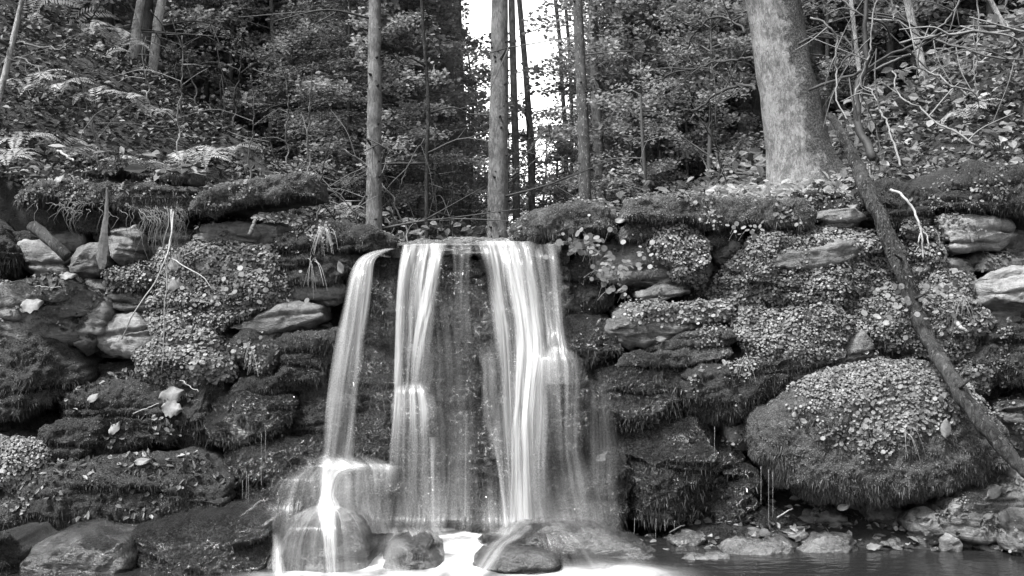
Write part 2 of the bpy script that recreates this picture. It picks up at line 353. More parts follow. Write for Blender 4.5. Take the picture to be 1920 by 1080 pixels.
def stone(label, kind, pts, bulge=.07, off=0., thick=.34, cover=None, cat='stone', name='wall_stone', d=None, litter=0, crack=None, fringe=None, cuts=7, rough=1., group='stones of the mossy wall', blades_n=1., zone=None, grow=None):
    global NST; NST += 1; seed = NST
    yc = np.mean([p[1] for p in pts]); d = (wall_d(yc) if d is None else d)+off
    if crack is None: crack = {'bare': 1.2, 'pale': .8, 'mixed': .9, 'wetrock': 1.}.get(kind, .6)
    V, Q, n, N, R, cen = stone_geo(pts, d, bulge*(1 if bulge > .15 else .85), thick, seed, rough*(1.7 if kind in ('moss', 'wet', 'leafy', 'mossl') else 1.), cuts, crack=crack, grow=grow or (10 if kind == 'leafy' else 2.5 if 'stone' not in group[:6] else 5.5))
    front = Q[:N*R]
    org = np.array([cen[0], cen[1], V[:, 2].min()])
    o = link(name, mesh(name, V-org, [Q[:, ::-1]], M[kind]), None, org); tag(o, label, cat, group)
    if np.mean((n[:N*R]*(V[:N*R]-cen)).sum(1)) < 0: n = -n
    rs = np.random.default_rng(seed+500)
    if kind in BL:
        mt, cnt, L = BL[kind]; cnt *= blades_n
        p, nn = scatter(V, front, n, cnt, rs)
        keep = (vnoise(p/.05, seed)+.6*vnoise(p/.13, seed+3)+.25 > rs.uniform(-.5, .7, len(p))) if kind != 'mixed' else (vnoise(p/.09, seed) > .1)
        p, nn = p[keep], nn[keep]; A = Acc()
        if len(p):
            Vb, T = blades(p, nn, L, .0022, rs, .3, 1.7); A.add(Vb, T=T, v=rep(np.clip(rs.random(len(p))+.35*vnoise(p/.07, seed+60)+.2*nn[:, 2], 0, 1), 3))
        fr = {'moss': 1., 'wet': .8, 'leafy': .5, 'mossl': .25}.get(kind, 0) if fringe is None else fringe
        if fr:
            p, nn = scatter(V, front, n, 11000*fr, rs); low = nn[:, 2] < -.3; p = p[low]; nn = nn[low]
            if len(p):
                Lf = .015*(1+1.9*np.clip(vnoise(p*np.array([28, 1, 1]), seed), 0, 1))[:, None]
                Vb, T = blades(p, nn, Lf, .0018, rs, 1.5, .8); A.add(Vb, T=T, v=rep(rs.random(len(p))*.8, 3))
        if A.n: tag(link('moss', A.build('moss', M[mt], False, org), o), kind='stuff')
    cv = cover if cover is not None else {'leafy': 1., 'moss': .12 if pts[0][0] > 800 else 0, 'mixed': .2, 'bare': .12 if pts[0][0] > 800 else 0, 'mossl': .06}.get(kind, 0)
    if cv:
        p, nn = scatter(V, front, n, 26000 if cv >= .8 else 17000, rs)
        mk = vnoise(p/.11, seed+9)+.7*vnoise(p/.035, seed+12) > (.8-1.4*cv)+rs.normal(0, .28, len(p))
        if zone is not None:
            zx = p[:, 0]/p[:, 1]*F+960; zy = 540-(p[:, 2]-CZ)/p[:, 1]*F; mk &= zone(zx+rs.normal(0, 14, len(p)), zy+rs.normal(0, 10, len(p)))
        mk &= nn[:, 2] > -.75; p, nn = p[mk], nn[mk]
        if len(p):
            k = len(p); big = (vnoise(p/.15, seed+31) > .35)
            r = .0022+.0062*rs.random(k)**1.6*np.where(big, 1.55, .9); N_ = unit(nn+rs.normal(size=(k, 3))*.55+np.array([0, -.2, .55])); C = p+nn*(rs.uniform(.002, .012, (k, 1))+.016*np.clip(vnoise(p/.045, seed+77), 0, 1)[:, None])+np.array([0, 0, .002])
            Vr, Fq = rounds(C, N_, r); vv = np.clip(.5+.3*vnoise(p/.06, seed+40)+rs.normal(0, .17, k), 0, 1)*(1 if cv >= .8 else .7)
            tag(link('creeping_leaves', mesh('creeping_leaves', Vr-org, [Fq], M['cover'], {'v': rep(vv, 6)}, False), o), kind='stuff')
    if kind == 'leafy' and not litter: litter = .18
    if litter:
        p, nn = scatter(V, front, n, 1500*litter, rs); up = (nn[:, 2] > -.1) & (vnoise(p/.1, seed+3) > -.15); p, nn = p[up], nn[up]; k = len(p)
        if k:
            Vl, Ql = leaves(p+nn*.008, rs.normal(size=(k, 3)), unit(nn+rs.normal(size=(k, 3))*.45), rs.uniform(.014, .042, k), rs.uniform(.01, .026, k), .2)
            tag(link('leaf_litter', mesh('leaf_litter', Vl-org, [Ql], M['litter'], {'v': rep(rs.random(k), 6)}, False), o), kind='stuff')
    STONES.append((V, n)); return o

S = stone
# --- top left
S('thin mossy slab lying highest on the left end of the wall, black gap under it', 'mossl', [(158,326),(215,302),(300,307),(352,322),(345,342),(290,338),(235,324),(185,332)], .05, -.05, cuts=1, fringe=.3, grow=2)
S('long mossy ledge slab hung with roots above the pale wooden splinter', 'mossl', [(28,380),(70,348),(190,342),(290,348),(372,360),(362,398),(300,402),(230,392),(150,378),(95,374),(60,388)], .06, -.04, cuts=1, fringe=1.2, litter=.6, grow=2)
S('long light mossy capstone with a square right end above a black hollow', 'mossl', [(355,400),(378,362),(440,343),(560,322),(587,332),(594,372),(560,370),(520,378),(450,388),(400,404)], .09, -.08, cuts=1, crack=.1, grow=2, thick=.45, fringe=.25, blades_n=1.3)
0 and S('dark wedge of stone closing the black hollow under the square ended capstone', 'moss', [(560,352),(588,340),(596,372),(594,410),(576,414)], .02, .10)
S('dark earthy stone hung with roots under the long mossy ledge slab', 'moss', [(112,392),(160,384),(260,396),(350,402),(352,434),(270,438),(190,432),(130,428)], .04, .08)
S('pale broken block right of the wooden splinter', 'pale', [(202,442),(252,426),(264,448),(266,478),(256,498),(216,502),(200,484)], .05, -.02, cuts=10)
S('grey block behind the foot of the pale wooden splinter', 'bare', [(124,492),(150,466),(196,460),(204,500),(172,518),(140,517)], .05, .0)
S('pale cracked block left of the grey block and below the log stub', 'pale', [(22,478),(50,456),(86,462),(122,486),(126,506),(92,520),(52,508)], .05, .02, crack=1.2)
S('dark mossy rock cut off by the left edge just below the ledge slab', 'moss', [(-70,400),(10,430),(42,468),(32,522),(-10,535),(-70,540)], .09, -.05)
S('lichened block with small plants under the middle of the capstone', 'bare', [(366,450),(380,424),(432,416),(478,426),(480,452),(450,468),(392,476)], .05, .0, cover=.35)
S('narrow root hung stone between the pale broken block and the lichened block', 'mixed', [(268,442),(300,432),(362,438),(366,462),(352,488),(300,500),(268,494)], .04, .06, cover=.3)
S('mossy stone with a round right end beside the foot of the left tree trunk', 'moss', [(520,448),(560,428),(640,420),(700,430),(736,454),(722,468),(640,468),(562,476),(518,466)], .07, -.03, cover=.45, zone=lambda x, y: x < 650)
S('small grey stone wedged left of the round ended mossy stone', 'bare', [(456,428),(490,418),(532,430),(536,452),(500,462),(466,462)], .04, .03)
S('broad dark slab with one fallen leaf on it, left of the left water jet', 'moss', [(492,508),(512,480),(600,470),(690,470),(704,492),(652,516),(602,530),(536,528)], .07, .0, blades_n=.5, crack=.8)
S('thin dark slab in shadow under the broad dark slab', 'bare', [(538,560),(548,536),(640,532),(652,560),(604,572)], .04, .04)
S('large stone covered by round creeping leaves behind the dangling pale twigs', 'leafy', [(268,592),(275,538),(300,482),(352,470),(420,466),(498,474),(540,520),(538,562),(474,598),(384,624),(292,626)], .09, -.02, litter=.25, cover=1.05)
S('small leafy stone above the flat dark stone by the black gap', 'leafy', [(198,516),(238,500),(286,506),(288,538),(246,552),(206,548)], .05, .0)
S('flat dark stone with a straight lower edge above the black gap', 'bare', [(204,556),(240,546),(282,552),(288,576),(250,588),(212,580)], .04, .0)
S('small dark stone between the grey block and the tumbled bank rock', 'bare', [(160,532),(186,526),(204,548),(200,574),(176,572)], .03, .02)
S('smooth dark bread shaped stone left of the left water jet', 'bare', [(440,612),(482,584),(560,572),(600,580),(607,602),(560,618),(490,624)], .07, -.02, crack=.3)
S('big tumbled bank rock strewn with dead leaves at the left', 'mixed', [(-60,560),(30,520),(108,506),(160,530),(192,562),(180,602),(140,640),(62,652),(-60,650)], .12, -.1, litter=1., cuts=12)
S('steep dark wedge leaning against the right side of the tumbled bank rock', 'bare', [(150,640),(170,572),(192,562),(206,590),(190,640),(168,668)], .06, -.05)
S('pale sunlit stone at the lower end of the longest dangling twig', 'pale', [(184,640),(204,604),(218,588),(262,594),(286,628),(278,652),(238,668),(196,658)], .05, -.04, crack=.5)
S('rounded leaf covered stone below the black gap', 'leafy', [(264,664),(300,636),(380,628),(434,642),(442,680),(420,712),(370,716),(320,720),(276,704)], .08, -.06, cover=1.1)
S('mossy stone with dry grass stems right of the rounded leaf covered stone', 'mixed', [(434,640),(462,622),(528,626),(540,660),(512,702),(462,706),(436,690)], .08, -.05)
S('tall mossy stone touching the left water jet', 'moss', [(528,652),(545,628),(600,614),(636,622),(640,700),(610,746),(552,742),(528,704)], .09, -.02, blades_n=.8)
S('low mossy stone under the stone with dry grass stems', 'moss', [(428,738),(452,712),(528,708),(546,732),(500,748),(446,752)], .05, -.04)
S('shaggy dark moss cushion at the left edge of the photo', 'moss', [(-70,640),(40,640),(130,640),(158,672),(134,722),(84,762),(20,792),(-70,792)], .12, -.12, fringe=2)
S('dark slope of soil and dead leaves under the pale sunlit stone', 'moss', [(84,790),(140,716),(186,668),(250,676),(306,708),(366,760),(350,812),(280,834),(190,846),(90,846)], .1, -.06, litter=1.6)
S('leaf covered boulder cut off by the left edge of the photo, low down', 'leafy', [(-70,832),(40,822),(86,848),(80,892),(30,912),(-70,906)], .09, -.14, cover=1.1)
S('blocky moss cushion above the long bottom left boulder', 'moss', [(76,836),(92,800),(180,792),(200,822),(172,852),(90,862)], .07, -.12)
S('long dark mossy boulder with dead leaves in the bottom left', 'moss', [(-40,930),(60,886),(200,862),(350,850),(412,880),(428,932),(384,986),(282,1006),(150,1016),(50,1012),(-40,992)], .15, -.18, litter=.9, fringe=1.6)
S('shaggy moss cushion in the dark behind the big pale fallen leaf', 'moss', [(300,770),(318,728),(392,722),(430,752),(424,806),(380,842),(316,828)], .08, -.04, fringe=1.4)
S('wet glinting moss stone with drips falling from its edge', 'wet', [(372,792),(402,756),(452,738),(540,748),(566,790),(546,820),(452,844),(384,842)], .1, -.06, fringe=1.2)
S('wet dark stone hung with dripping moss left of the lower cascade', 'wet', [(412,862),(500,836),(602,820),(612,882),(562,922),(500,956),(424,972)], .09, -.05, fringe=1.6)
S('mossy stone right behind the left water jet at mid height', 'moss', [(540,752),(560,732),(620,728),(660,760),(650,830),(590,836),(552,810)], .07, .02)
S('wide wet stone with dark moss on the bottom edge left of the cascade', 'wet', [(170,1110),(232,1012),(330,986),(442,970),(488,990),(500,1050),(470,1140)], .16, 0, .6, d=4.42)
S('low wet glistening rock at the bottom left edge of the photo', 'film', [(44,1110),(60,1022),(140,1008),(232,1014),(250,1060),(230,1140)], .1, 0, .6, d=4.36)
S('black mossy rock in the bottom left corner of the photo', 'moss', [(-70,1110),(-70,1000),(8,1006),(40,1040),(52,1140)], .1, 0, .6, d=4.3)
# --- behind the falls
CG = 'stones behind the falling water'
S('flat lip stone the water runs over at the top of the falls', 'wetrock', [(724,470),(760,457),(880,449),(1000,453),(1062,470),(1066,490),(1000,484),(880,478),(760,482)], .05, .02, .8, group=CG, fringe=0)
S('wet mossy stone between the left jet and the second stream', 'wet', [(660,500),(700,486),(750,492),(760,570),(748,640),(690,648),(672,590)], .08, .05, group=CG)
S('shaded stone block under the lip behind the second stream', 'wet', [(750,486),(840,486),(846,560),(842,628),(760,634),(748,570)], .05, .07, group=CG)
S('smooth wet stone right under the lip in the middle', 'wet', [(832,484),(898,482),(910,570),(852,578),(836,540)], .05, .06, group=CG)
S('domed wet moss stone in the middle between the two main streams', 'wet', [(806,640),(812,590),(850,568),(910,566),(930,600),(928,642)], .08, .04, group=CG)
S('stone behind the main stream near the top', 'wet', [(900,486),(1010,484),(1060,500),(1064,600),(1000,640),(930,640),(905,570)], .06, .07, group=CG)
S('dark wet stone at the right end of the lip', 'wet', [(1010,470),(1058,468),(1070,520),(1074,610),(1030,640),(1016,560)], .06, .04, group=CG)
S('wide moss ledge in the middle under the domed stone', 'wet', [(800,650),(812,640),(930,640),(940,700),(905,728),(820,724),(800,690)], .1, .0, group=CG)
S('narrow wet ledge above the black hole behind the falls', 'wet', [(812,742),(830,728),(896,726),(906,744),(880,756),(820,758)], .08, .0, group=CG)
S('moss stone left of the second stream at mid height', 'wet', [(664,650),(700,644),(756,650),(760,720),(742,770),(680,776),(660,720)], .09, .02, group=CG)
S('moss stone behind the second stream at mid height', 'wet', [(750,640),(806,640),(812,740),(756,746)], .07, .03, group=CG)
S('dark wet stone between the left jet and the second stream, low down', 'wet', [(648,782),(700,772),(750,774),(756,868),(700,886),(650,880)], .08, .0, group=CG)
S('wet stone behind the lower part of the second stream', 'wet', [(740,750),(822,748),(834,850),(838,960),(800,996),(744,990),(738,860)], .09, .0, group=CG)
S('wet hollowed stone low in the middle between the two main streams', 'wet', [(822,800),(836,772),(900,768),(930,800),(944,900),(938,980),(860,990),(834,930)], .09, -.02, group=CG)
S('small square wet stone beside the black hole behind the falls', 'wet', [(880,760),(910,752),(930,790),(900,812),(878,796)], .05, .02, group=CG)
S('stone behind the main stream at mid height', 'wet', [(925,640),(1010,640),(1040,700),(1040,800),(960,810),(930,740)], .07, .06, group=CG)
S('stone behind the foot of the main stream', 'wet', [(930,806),(1040,800),(1060,900),(1050,990),(950,990),(936,900)], .08, .02, group=CG)
S('round knob of rock parting the main stream', 'wet', [(974,676),(982,662),(998,662),(1006,678),(1002,694),(980,694)], .07, -.14, .3, group=CG, fringe=0)
S('bulging boulder veiled by thin water right of the main stream', 'wet', [(1004,700),(1012,668),(1028,654),(1070,660),(1096,690),(1104,760),(1098,850),(1060,900),(1020,880),(1010,800)], .13, -.04, .4, group=CG)
S('lower bulge of wet rock right of the foot of the main stream', 'wet', [(1020,880),(1060,862),(1120,840),(1168,860),(1170,960),(1150,1000),(1060,1004),(1028,980)], .12, -.03, .4, group=CG)
S('wet ledge the left jet lands on', 'wet', [(462,962),(500,922),(560,888),(610,874),(690,872),(746,876),(756,940),(752,992),(640,1000),(560,992)], .14, 0, .5, d=4.86, group=CG, fringe=.3)
# --- stones standing in the stream
BG = 'boulders in the stream'
S('round boulder with white water splashing over it below the left jet', 'film', [(492,1110),(514,1010),(552,968),(606,952),(668,974),(704,1012),(714,1060),(716,1110)], .2, 0, .4, d=4.5, group=BG, name='boulder', cat='boulder', fringe=0, cuts=3)
S('low dark boulder in the foam just right of the splashed round boulder', 'film', [(708,1100),(716,1036),(748,1018),(800,1020),(824,1042),(836,1075),(838,1100)], .14, 0, .3, d=4.45, group=BG, name='boulder', cat='boulder', fringe=0, blades_n=.3, cuts=4)
S('streaked dark boulder nearest the camera below the main stream', 'film', [(876,1110),(890,1056),(940,1032),(1000,1034),(1040,1044),(1052,1080),(1056,1110)], .13, 0, .25, d=4.37, group=BG, name='boulder', cat='boulder', fringe=0, blades_n=.2, cuts=4, crack=.8)
S('wedge shaped boulder behind the streaked dark one', 'film', [(930,1040),(960,1016),(1010,1002),(1036,1004),(1042,1030),(1044,1060),(940,1066)], .1, 0, .25, d=4.5, group=BG, name='boulder', cat='boulder', fringe=0, blades_n=.3)
S('large sloping boulder to the right of the foot of the main stream', 'film', [(940,1012),(980,990),(1040,980),(1090,984),(1160,1008),(1236,1040),(1252,1064),(1240,1100),(1060,1100),(1000,1060)], .12, 0, .35, d=4.62, group=BG, name='boulder', cat='boulder', fringe=0, cuts=3)
S('small black stone in the foam left of the middle', 'film', [(742,1024),(748,1009),(764,1006),(782,1014),(784,1026)], .04, 0, .1, d=4.72, group=BG, name='boulder', cat='boulder', fringe=0, cuts=3)
S('small pointed black stone in the foam in the middle', 'film', [(800,1026),(802,1007),(812,1008),(826,1018),(826,1028)], .04, 0, .1, d=4.74, group=BG, name='boulder', cat='boulder', fringe=0, cuts=3)
S('low smooth stone awash between the pointed stone and the sloping boulder', 'film', [(892,1026),(906,1014),(936,1009),(950,1020),(944,1030)], .05, 0, .12, d=4.74, group=BG, name='boulder', cat='boulder', fringe=0, cuts=3)
# --- right of the falls
S('mossy capstone right of the falls with round leaved plant hanging from it', 'mossl', [(958,432),(984,406),(1040,391),(1110,384),(1154,400),(1160,430),(1110,434),(1040,442),(975,452)], .09, -.05, .6, fringe=.8, cuts=2, crack=.1)
S('long shaggy mossy capstone in front of the big tree trunk', 'mossl', [(1166,408),(1184,374),(1256,366),(1340,370),(1420,374),(1500,376),(1524,400),(1508,424),(1450,430),(1396,418),(1336,424),(1270,412),(1206,412)], cuts=1, crack=.1, grow=3, bulge=.09, off=-.09, thick=.45, fringe=1., blades_n=1.2)
S('small mossy lens shaped stone under the left end of the long capstone', 'mossl', [(1160,440),(1178,422),(1212,412),(1240,424),(1244,438),(1204,446),(1170,448)], .05, -.06, fringe=1.)
S('mossy lid on top of the wedge shaped block', 'mossl', [(1328,452),(1334,434),(1362,428),(1386,432),(1390,452),(1362,458),(1340,462)], .05, -.03)
S('wedge shaped grey block pointing down under the mossy lid', 'bare', [(1330,462),(1360,456),(1388,452),(1384,476),(1362,502),(1346,492),(1334,476)], .05, .0)
S('smooth bare slab right of the hanging round leaved plant', 'bare', [(1100,470),(1150,448),(1230,452),(1330,470),(1330,512),(1282,548),(1200,552),(1140,532),(1106,500)], .06, .02, crack=.6, cover=.25)
S('leafy dome of creeping leaves under the long capstone', 'leafy', [(1222,452),(1246,434),(1282,430),(1316,446),(1340,490),(1334,530),(1300,540),(1256,500)], .07, -.05, cover=1.15)
S('thin bare stone below the smooth bare slab, dark crack above it', 'bare', [(1196,548),(1230,538),(1284,540),(1288,552),(1240,560),(1200,562)], .05, -.01)
S('dark mossy stone in the shade right of the top of the falls', 'moss', [(1060,560),(1064,490),(1100,470),(1150,520),(1160,560),(1120,590),(1072,600)], .05, .05)
S('wide stone entirely covered with light creeping leaves under the bare curved slab', 'leafy', [(1306,548),(1350,514),(1396,482),(1430,446),(1500,428),(1580,432),(1640,448),(1690,470),(1702,528),(1642,560),(1540,574),(1440,568),(1380,576),(1336,570)], .11, -.06, cover=1.25)
S('bare curved slab standing out of the light creeping leaves', 'bare', [(1436,498),(1462,472),(1540,462),(1600,446),(1626,444),(1618,468),(1584,490),(1520,502)], .06, -.13, crack=.9)
S('small bare stone in the dark gap under the creeping leaves', 'bare', [(1386,572),(1410,560),(1460,560),(1466,574),(1430,584),(1394,584)], .05, .0)
S('long layered bare slab with a fringe of leaves on top', 'bare', [(1120,628),(1146,592),(1180,572),(1260,578),(1356,572),(1372,590),(1344,608),(1290,628),(1180,644)], .07, -.03, cover=.95, zone=lambda x, y: y < 592, crack=1.2)
S('wet mossy rock at the right edge of the thin veil of water', 'wet', [(1066,640),(1072,600),(1110,586),(1142,600),(1150,640),(1180,670),(1160,694),(1110,690),(1084,670)], .08, .0, fringe=1)
S('upper of two thin mossy slabs below the layered bare slab', 'mossl', [(1208,656),(1240,636),(1320,618),(1372,622),(1382,640),(1330,650),(1260,660)], .06, -.05, cover=.5, zone=lambda x, y: x > 1310)
S('lower of two thin mossy slabs below the layered bare slab', 'mossl', [(1160,682),(1176,664),(1260,658),(1350,652),(1370,662),(1330,676),(1250,684)], .06, -.06)
S('rounded stone covered with light leaves left of the square bare block', 'leafy', [(1380,622),(1400,596),(1480,584),(1556,590),(1580,612),(1566,668),(1490,690),(1404,692),(1370,660)], .1, -.06, cover=1.25)
S('stone covered with creeping leaves behind the middle of the leaning pole', 'leafy', [(1574,606),(1600,572),(1700,550),(1800,556),(1836,600),(1824,660),(1764,682),(1684,676),(1642,668),(1600,640)], .1, -.05, cover=1.15)
S('square bare block under the leafy stones', 'bare', [(1562,664),(1580,628),(1624,618),(1638,660),(1632,682),(1580,692)], .06, -.1, cuts=12, crack=.2)
S('wet moss covered stone right of the thin veil with a smear of water', 'wet', [(1098,700),(1180,690),(1290,698),(1312,768),(1252,794),(1150,802),(1100,784)], .09, -.04, fringe=1.4)
S('long shaggy moss stone sloping up above the great boulder', 'moss', [(1284,704),(1350,672),(1460,650),(1538,654),(1562,680),(1482,722),(1402,772),(1332,784),(1294,762)], .11, -.08, fringe=2, litter=.15)
S('big wet glistening square block under the moss', 'wet', [(1160,826),(1200,804),(1340,784),(1358,840),(1348,960),(1300,978),(1180,972),(1162,900)], .1, -.07, fringe=.6, crack=.6, blades_n=.5)
S('small upright wedge between the glistening block and the great boulder', 'bare', [(1352,790),(1376,778),(1400,792),(1402,836),(1384,846),(1366,820)], .05, -.03)
S('upper small mossy stone left of the great boulder', 'wet', [(1350,864),(1360,846),(1388,850),(1396,880),(1378,896),(1354,892)], .05, -.02)
S('middle small mossy stone left of the great boulder', 'wet', [(1376,906),(1394,876),(1416,884),(1426,910),(1404,926)], .05, -.03)
S('lower mossy stone left of the hollow under the great boulder', 'wet', [(1346,968),(1352,912),(1390,908),(1422,930),(1420,966),(1390,984)], .07, -.04)
S('great rounded boulder under the leaning pole, light leaves on its crown', 'mossl', [(1398,812),(1406,778),(1440,756),(1470,728),(1540,698),(1630,684),(1720,690),(1790,720),(1852,796),(1868,858),(1804,896),(1704,922),(1600,930),(1500,918),(1444,884),(1406,846)], .27, -.06, .5, fringe=2.6, cover=.95, name='boulder', cat='boulder', crack=-.3, zone=lambda x, y: (y < 850-abs(x-1640)*.42) & (x > 1500) & ((y < 800) | (x < 1710)), cuts=0)
S('large mossy boulder with fallen leaves in the bottom right corner', 'mixed', [(1750,966),(1786,932),(1870,900),(1980,880),(1990,1000),(1862,1022),(1772,1014)], .12, 0, .4, d=4.74, litter=.35, name='boulder', cat='boulder')
S('dark cut stone at the right edge of the photo just above the water', 'bare', [(1880,1030),(1890,966),(1940,950),(1990,960),(1990,1050),(1910,1050)], .08, 0, .2, d=4.6)
S('small light faced stone standing upright at the right water edge', 'bare', [(1706,984),(1726,964),(1756,966),(1778,1008),(1750,1022),(1722,1026)], .04, 0, .12, d=4.7, name='shore_stone', group='stones at the water edge', crack=.4)
S('bright flat topped slab high on the right behind a dead twig', 'pale', [(1752,446),(1766,410),(1840,400),(1890,420),(1924,452),(1870,466),(1790,470)], .07, -.04, cover=.35, zone=lambda x, y: x < 1820, crack=.7)
S('big dark mossy rock at the top right of the wall', 'moss', [(1742,384),(1752,332),(1820,308),(1900,318),(1990,336),(1990,396),(1856,396)], .12, -.05, .6, litter=.2)
S('flat stone under the bright flat topped slab', 'bare', [(1750,500),(1764,480),(1812,486),(1822,508),(1790,514)], .05, .0)
S('thin dark slab above the bright rounded stone', 'mixed', [(1812,502),(1830,478),(1900,474),(1990,476),(1990,500),(1890,504)], .06, .0)
S('bright rounded stone at the right edge of the photo', 'pale', [(1822,560),(1838,524),(1886,506),(1990,498),(1990,596),(1862,588)], .1, -.08, crack=.5)
S('thin splintered slab under the bright rounded stone', 'bare', [(1808,604),(1830,590),(1904,586),(1910,602),(1860,610)], .05, -.04)
S('small light stone at the right edge between the bright stone and the moss', 'pale', [(1902,610),(1912,594),(1990,590),(1990,620)], .05, -.02)
S('dark mossy stone at the right edge below the bright rounded stone', 'moss', [(1788,666),(1800,618),(1880,606),(1990,616),(1990,690),(1870,690),(1810,690)], .08, -.04)
S('shaggy moss tuft covered stone at the right edge near the pole', 'moss', [(1862,716),(1870,676),(1930,668),(1990,680),(1990,724)], .08, -.1, fringe=1.5, litter=.3)
S('leaf covered stone right of the lower part of the leaning pole', 'leafy', [(1784,722),(1790,692),(1850,688),(1864,712),(1830,736)], .06, -.05, cover=1.1)
S('pale grey stone behind the lower end of the leaning pole', 'bare', [(1852,790),(1872,742),(1990,724),(1990,880),(1900,856)], .08, -.02, cover=.3)
S('small wet block beside the end of the dead twig right of the pole', 'bare', [(1712,522),(1716,498),(1740,492),(1756,508),(1748,526)], .04, -.02)
S('leafy stone right of the pole below the dead twig', 'leafy', [(1720,560),(1730,524),(1790,514),(1822,530),(1820,580),(1760,590)], .07, -.03, cover=.9)
S('dark mossy rock behind the upper part of the leaning pole', 'moss', [(1618,420),(1622,364),(1660,342),(1716,352),(1748,384),(1740,424),(1680,440)], .08, .0, .5, fringe=1.3)
S('leafy stone between the pole and the bright flat topped slab', 'leafy', [(1690,470),(1696,428),(1740,418),(1770,440),(1758,486),(1716,500)], .06, -.02, cover=.9)
S('upper of two thin flat stones right of the long capstone', 'bare', [(1532,410),(1546,396),(1600,392),(1620,404),(1600,412)], .05, -.05)
S('lower of two thin flat stones right of the long capstone', 'bare', [(1528,428),(1540,414),(1590,412),(1614,420),(1580,432)], .05, -.04)
S('mossy lump at the right end of the long capstone', 'moss', [(1478,396),(1490,368),(1540,364),(1600,374),(1606,394),(1540,402)], .06, .0, .6, litter=.5)
# --- low shore stones on the right
SG = 'stones at the water edge'
for lab, k, pts, d_ in [
  ('smaller of two bright streaked wet rocks at the right water edge', 'wetrock', [(1364,1068),(1368,1036),(1392,1028),(1470,1024),(1484,1040),(1478,1060)], 4.62),
  ('larger of two bright streaked wet rocks at the right water edge', 'wetrock', [(1472,1062),(1500,1032),(1560,1010),(1600,1014),(1620,1040),(1608,1056)], 4.66),
  ('black wet rock with glints in the water right of the sloping boulder', 'wetrock', [(1240,1090),(1256,1060),(1310,1046),(1362,1048),(1370,1074),(1360,1100)], 4.52),
  ('ribbed wet rock behind the black wet rock', 'wetrock', [(1240,1044),(1250,1020),(1290,1006),(1322,1016),(1320,1042)], 4.76),
  ('wet dark rock between the ribbed rock and the bright streaked rocks', 'wet', [(1318,1030),(1330,1008),(1370,1000),(1410,1010),(1414,1030),(1370,1040)], 4.78),
  ('low rock with a round hollow below the drips', 'wet', [(1400,1000),(1420,974),(1460,966),(1500,980),(1500,1004),(1440,1012)], 4.86),
  ('dark sloping slab in the shadow under the great boulder', 'bare', [(1490,1000),(1500,978),(1560,968),(1590,980),(1570,1004)], 4.9),
  ('dark smooth rock deep in the hollow under the great boulder', 'bare', [(1600,1000),(1620,968),(1680,962),(1704,984),(1690,1008)], 4.92)]:
    S(lab, k, pts, .07, 0, .15, d=d_, name='shore_stone', group=SG, fringe=0, blades_n=.5, crack=1.4, cuts=16, rough=1.8)
S('round pale pebble at the right edge of the dark pool', 'pale', [(1769,1030),(1769,1014),(1782,1006),(1796,1014),(1797,1030)], .03, 0, .05, d=4.66, name='pebble', cat='pebble', group=SG, cuts=0, crack=0)
# filler stones in the core of the wall, seen only as dim shapes between the face stones

rs = np.random.default_rng(404); CC = {}
def nth(i): return str(i)+('th' if 10 < i % 100 < 14 else {1: 'st', 2: 'nd', 3: 'rd'}.get(i % 10, 'th'))
for row, y in enumerate(range(452, 985, 42)):
    for x0, x1 in ((-80, 640), (1085, 2000)):
        x = x0+rs.uniform(0, 60)
        while x < x1-60:
            wd = rs.uniform(70, 190); h = rs.uniform(32, 50); yc = y+rs.uniform(-8, 8); a = x; b = min(x+wd, x1); x = b+rs.uniform(2, 8)
            pts = [(a, yc+rs.uniform(-6, 6)), (a+wd*.12, yc-h*.45), ((a+b)/2, yc-h*rs.uniform(.42, .55)), (b-wd*.1, yc-h*.45), (b, yc+rs.uniform(-6, 6)), (b-wd*.12, yc+h*.45), ((a+b)/2, yc+h*rs.uniform(.42, .55)), (a+wd*.1, yc+h*.45)]
            if 1400 < (a+b)/2 < 1800 and yc > 900: continue
            hgt = 'top' if y < 560 else 'upper middle' if y < 700 else 'lower middle' if y < 840 else 'bottom'; kk = ('bare', 'moss', 'moss')[int(rs.integers(3))]
            CC[(row, x0, kk)] = CC.get((row, x0, kk), 0)+1
            S('%s chinking stone, %s from the left in the %s hidden course of the %s wall' % ('bare' if kk == 'bare' else 'mossy', nth(CC[(row, x0, kk)]), nth(row+1), 'left' if x0 < 0 else 'right'), kk, pts, .05, .115, .16, group='chinking stones in the gaps of the wall', name='chinking_stone', fringe=.5, blades_n=.5, cover=.15 if x0 > 0 else 0, grow=1, crack=1.)

